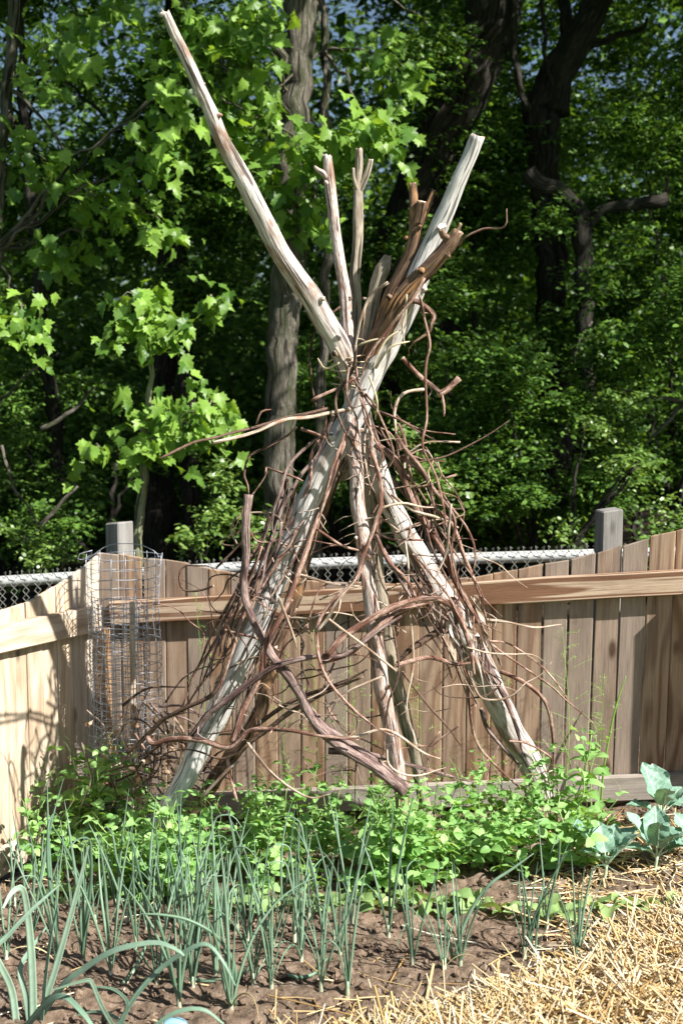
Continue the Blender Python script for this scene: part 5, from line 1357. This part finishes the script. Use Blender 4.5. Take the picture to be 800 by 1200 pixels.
m3b = [(430, 150, 6.5, 48, 34, .22, 44), (360, 175, 6.6, 50, 34, .22, 34), (290, 150, 6.6, 40, 60, .25, 34), (292, 90, 6.6, 36, 50, .25, 30), (270, 50, 6.5, 40, 36, .2, 26), (300, 24, 6.5, 36, 30, .2, 26), (370, 250, 6.8, 50, 26, .2, 18), (300, 230, 6.7, 40, 34, .2, 22), (240, 30, 6.5, 50, 36, .2, 18), (450, 70, 7.2, 50, 50, .25, 16), (265, 120, 6.4, 20, 30, .1, 14)]
maple_leaves(m3, m3b, 282, 600, 1.0)
limbs(m3, [(385, 200, 7.3), (380, 60, 7.2)], m3b, 'tree_bark', 5, 9)

# unseen canopy leaves above the picture, added to shade the woods below
def overhang(parent, x0, x1, n, y0=5.9, y1=8.6, z0=4.3, z1=7.6):
    c = np.stack([rng.uniform(x0, x1, n), rng.uniform(y0, y1, n), rng.uniform(z0, z1, n)], -1)
    cl = np.array([mn.noise(Vector((a * 1.1, b * 1.1, q * 1.1))) for a, b, q in c]); c = c[cl > -.10]
    p, t, nn, s = sprays(c, 9, .5, .5, .11, .3)
    link("shade_crown", cloud_mesh("shade_crown", DIAM, (p - np.array(parent.location)).astype('f'), t, nn, s, M['woods_leaf']), parent)
overhang(t6, -3.5, -.6, 750)
overhang(t1, -.6, 1.6, 520, 6.3)
overhang(t5, -1.0, .9, 420, 4.9, 6.1, 4.5, 5.8)
overhang(t2, 1.9, 4.2, 480, 4.8, 8.6, 4.2, 6.2)
overhang(t3, 4.2, 8.8, 750, 4.8, 8.6, 4.2, 7.0)
# shrubs and undergrowth between the trees and the fence
def shrub(px, Y, blobs, n, leaf, label, mat='woods_leaf', per=10, length=.22, stems=5, tmpl=T_HEX, droop=.2):
    r = tree_root("shrub", px, Y, label, "shrub", "shrubs at the edge of the woods")
    for j in range(stems):
        b = random.choice(blobs); trunk(r, [(px + random.uniform(-12, 12), 690, Y), ((px + b[0]) / 2, (b[1] + 690) / 2, (Y + b[2]) / 2), (b[0] + random.uniform(-20, 20), b[1], b[2])], [7, 5, 2], 'dark_bark', 6, "stem")
    crown(r, blobs, n, per, leaf, mat, length, tmpl, "foliage", droop); return r
shrub(560, 7.6, rand_blobs(470, 640, 330, 640, 7.0, 8.2, 14, (35, 60), .3), 900, .040, "dark small leaved shrub behind the teepee's right side")
shrub(760, 7.4, rand_blobs(680, 880, 330, 650, 6.6, 8.2, 18, (35, 65), .3), 1250, .040, "large dark shrub with glinting leaves at the right edge")
shrub(640, 7.2, rand_blobs(560, 730, 420, 650, 6.5, 7.4, 12, (30, 50), .25), 750, .036, "low shaded shrub behind the right fence post")
shrub(560, 8.6, rand_blobs(480, 700, 180, 420, 8.2, 9.4, 12, (40, 70), .35), 900, .045, "tall understory shrub below the big leaning trunk")
shrub(800, 8.4, rand_blobs(700, 930, 120, 420, 8.0, 9.4, 14, (40, 70), .35), 1200, .042, "tall shrub at the right edge behind the broken tree")
shrub(505, 6.5, [(498, 555, 6.45, 26, 18, .12), (520, 570, 6.45, 28, 14, .12), (478, 505, 6.5, 16, 12, .1), (530, 585, 6.4, 14, 8, .1)], 60, .040, "small sunlit yellow green shrub beside the teepee's right side", 'bush_leaf')
shrub(262, 6.4, [(262, 560, 6.35, 22, 26, .15), (258, 610, 6.3, 30, 26, .2), (222, 632, 6.2, 24, 14, .12), (300, 620, 6.3, 20, 24, .15)], 120, .038, "sunlit leafy shrub between the corner post and the bleached pole", 'bush_leaf')
shrub(50, 6.6, [(30, 625, 6.5, 30, 9, .1), (60, 640, 6.45, 30, 10, .12), (85, 655, 6.4, 20, 8, .1), (45, 655, 6.4, 20, 14, .1)], 80, .030, "pale leafed bramble arching behind the chain link at far left", 'bush_leaf')
shrub(120, 8.2, rand_blobs(-60, 300, 430, 640, 7.4, 9.2, 16, (35, 60), .3), 620, .036, "dim thin undergrowth in deep shade behind the corner")
shrub(10, 7.6, rand_blobs(-240, 70, 300, 660, 7.0, 8.6, 14, (40, 60), .3), 800, .040, "dark shrub outside the left edge behind the chain link")
shrub(400, 8.2, rand_blobs(300, 480, 360, 640, 7.8, 9.0, 12, (35, 60), .3), 560, .040, "shaded shrub seen between the teepee poles")
shrub(640, 6.5, [(735, 545, 6.4, 30, 26, .15), (790, 600, 6.3, 30, 24, .15), (660, 620, 6.4, 20, 18, .12), (700, 500, 6.6, 30, 24, .15), (750, 470, 6.6, 30, 20, .15)], 110, .034, "loose sprays of glinting small leaves right of the fence post", 'bush_leaf', 8)
# fallen and leaning dead branches in the woods
for i, (pts, w, lab) in enumerate([([(-10, 480, 6.9), (35, 438, 6.95), (70, 415, 7.0)], [4, 3, 2], "pale dead branch slanting up at the left edge of the woods"),
                                   ([(50, 505, 7.2), (80, 485, 7.2), (112, 455, 7.25)], [6, 5, 3], "mossy dead branch in the shade left of the maple clusters"),
                                   ([(0, 520, 6.8), (12, 560, 6.8), (30, 590, 6.8), (50, 620, 6.8)], [4, 4, 3, 3], "thin pale stick hanging above the chain link at far left"),
                                   ([(45, 620, 6.9), (68, 592, 6.9), (92, 570, 6.9)], [6, 5, 3], "short dead stick above the bramble at left"),
                                   ([(805, 470, 6.9), (780, 497, 6.9), (755, 520, 6.9)], [6, 5, 3], "leaning dead branch at the right edge of the woods"),
                                   ([(728, 455, 7.0), (760, 462, 7.0), (805, 472, 7.0)], [2, 3, 4], "thin horizontal dead twig at the right edge of the woods")]):
    q = [P(*a) for a in pts]; mb = MB(); tube(mb, q, [a / 2 * b.y / FPX for a, b in zip(w, q)], 6, .05, .15, 8, None, None, .02, q[0])
    tag(link("dead_branch", mb.mesh("dead_branch", M['tree_bark']), None, q[0]), lab, "branch", "dead branches in the woods")
# the far woods
def far_woods():
    n = 24000
    x = rng.uniform(-8.5, 9.5, n); y = rng.uniform(11.0, 23, n); z = gbase(x, y) + rng.random(n) ** 1.15 * 10.5
    cl = np.array([mn.noise(Vector((a * .7, b * .5, c * .9))) for a, b, c in zip(x, y, z)])
    k = cl > -.35 + .22 * (z > 5.2)
    c = np.stack([x, y, z], -1)[k]
    p, t, nn, s = sprays(c, 8, .8, .5, .15, .3)
    m_ = 9000; x2 = rng.uniform(-8, 9, m_); y2 = rng.uniform(10.5, 19, m_); c2 = np.stack([x2, y2, gbase(x2, y2) + rng.random(m_) * 2.6], -1)
    x3 = rng.uniform(-17, 18, 8000); y3 = rng.uniform(20, 36, 8000); c3 = np.stack([x3, y3, gbase(x3, y3) + rng.random(8000) * 5.0], -1)
    p2, t2_, n2, s2 = sprays(c2, 8, .7, .5, .11, .3); p3, t3_, n3, s3 = sprays(c3, 6, 1.2, .5, .28, .3)
    p, t, nn, s = np.concatenate([p, p2, p3]), np.concatenate([t, t2_, t3_]), np.concatenate([nn, n2, n3]), np.concatenate([s, s2, s3])
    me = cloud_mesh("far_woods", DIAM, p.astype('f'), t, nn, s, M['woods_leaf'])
    tag(link("far_woods", me), "mass of forest foliage on the slope far behind the trees", "woods", kind="stuff")
far_woods()
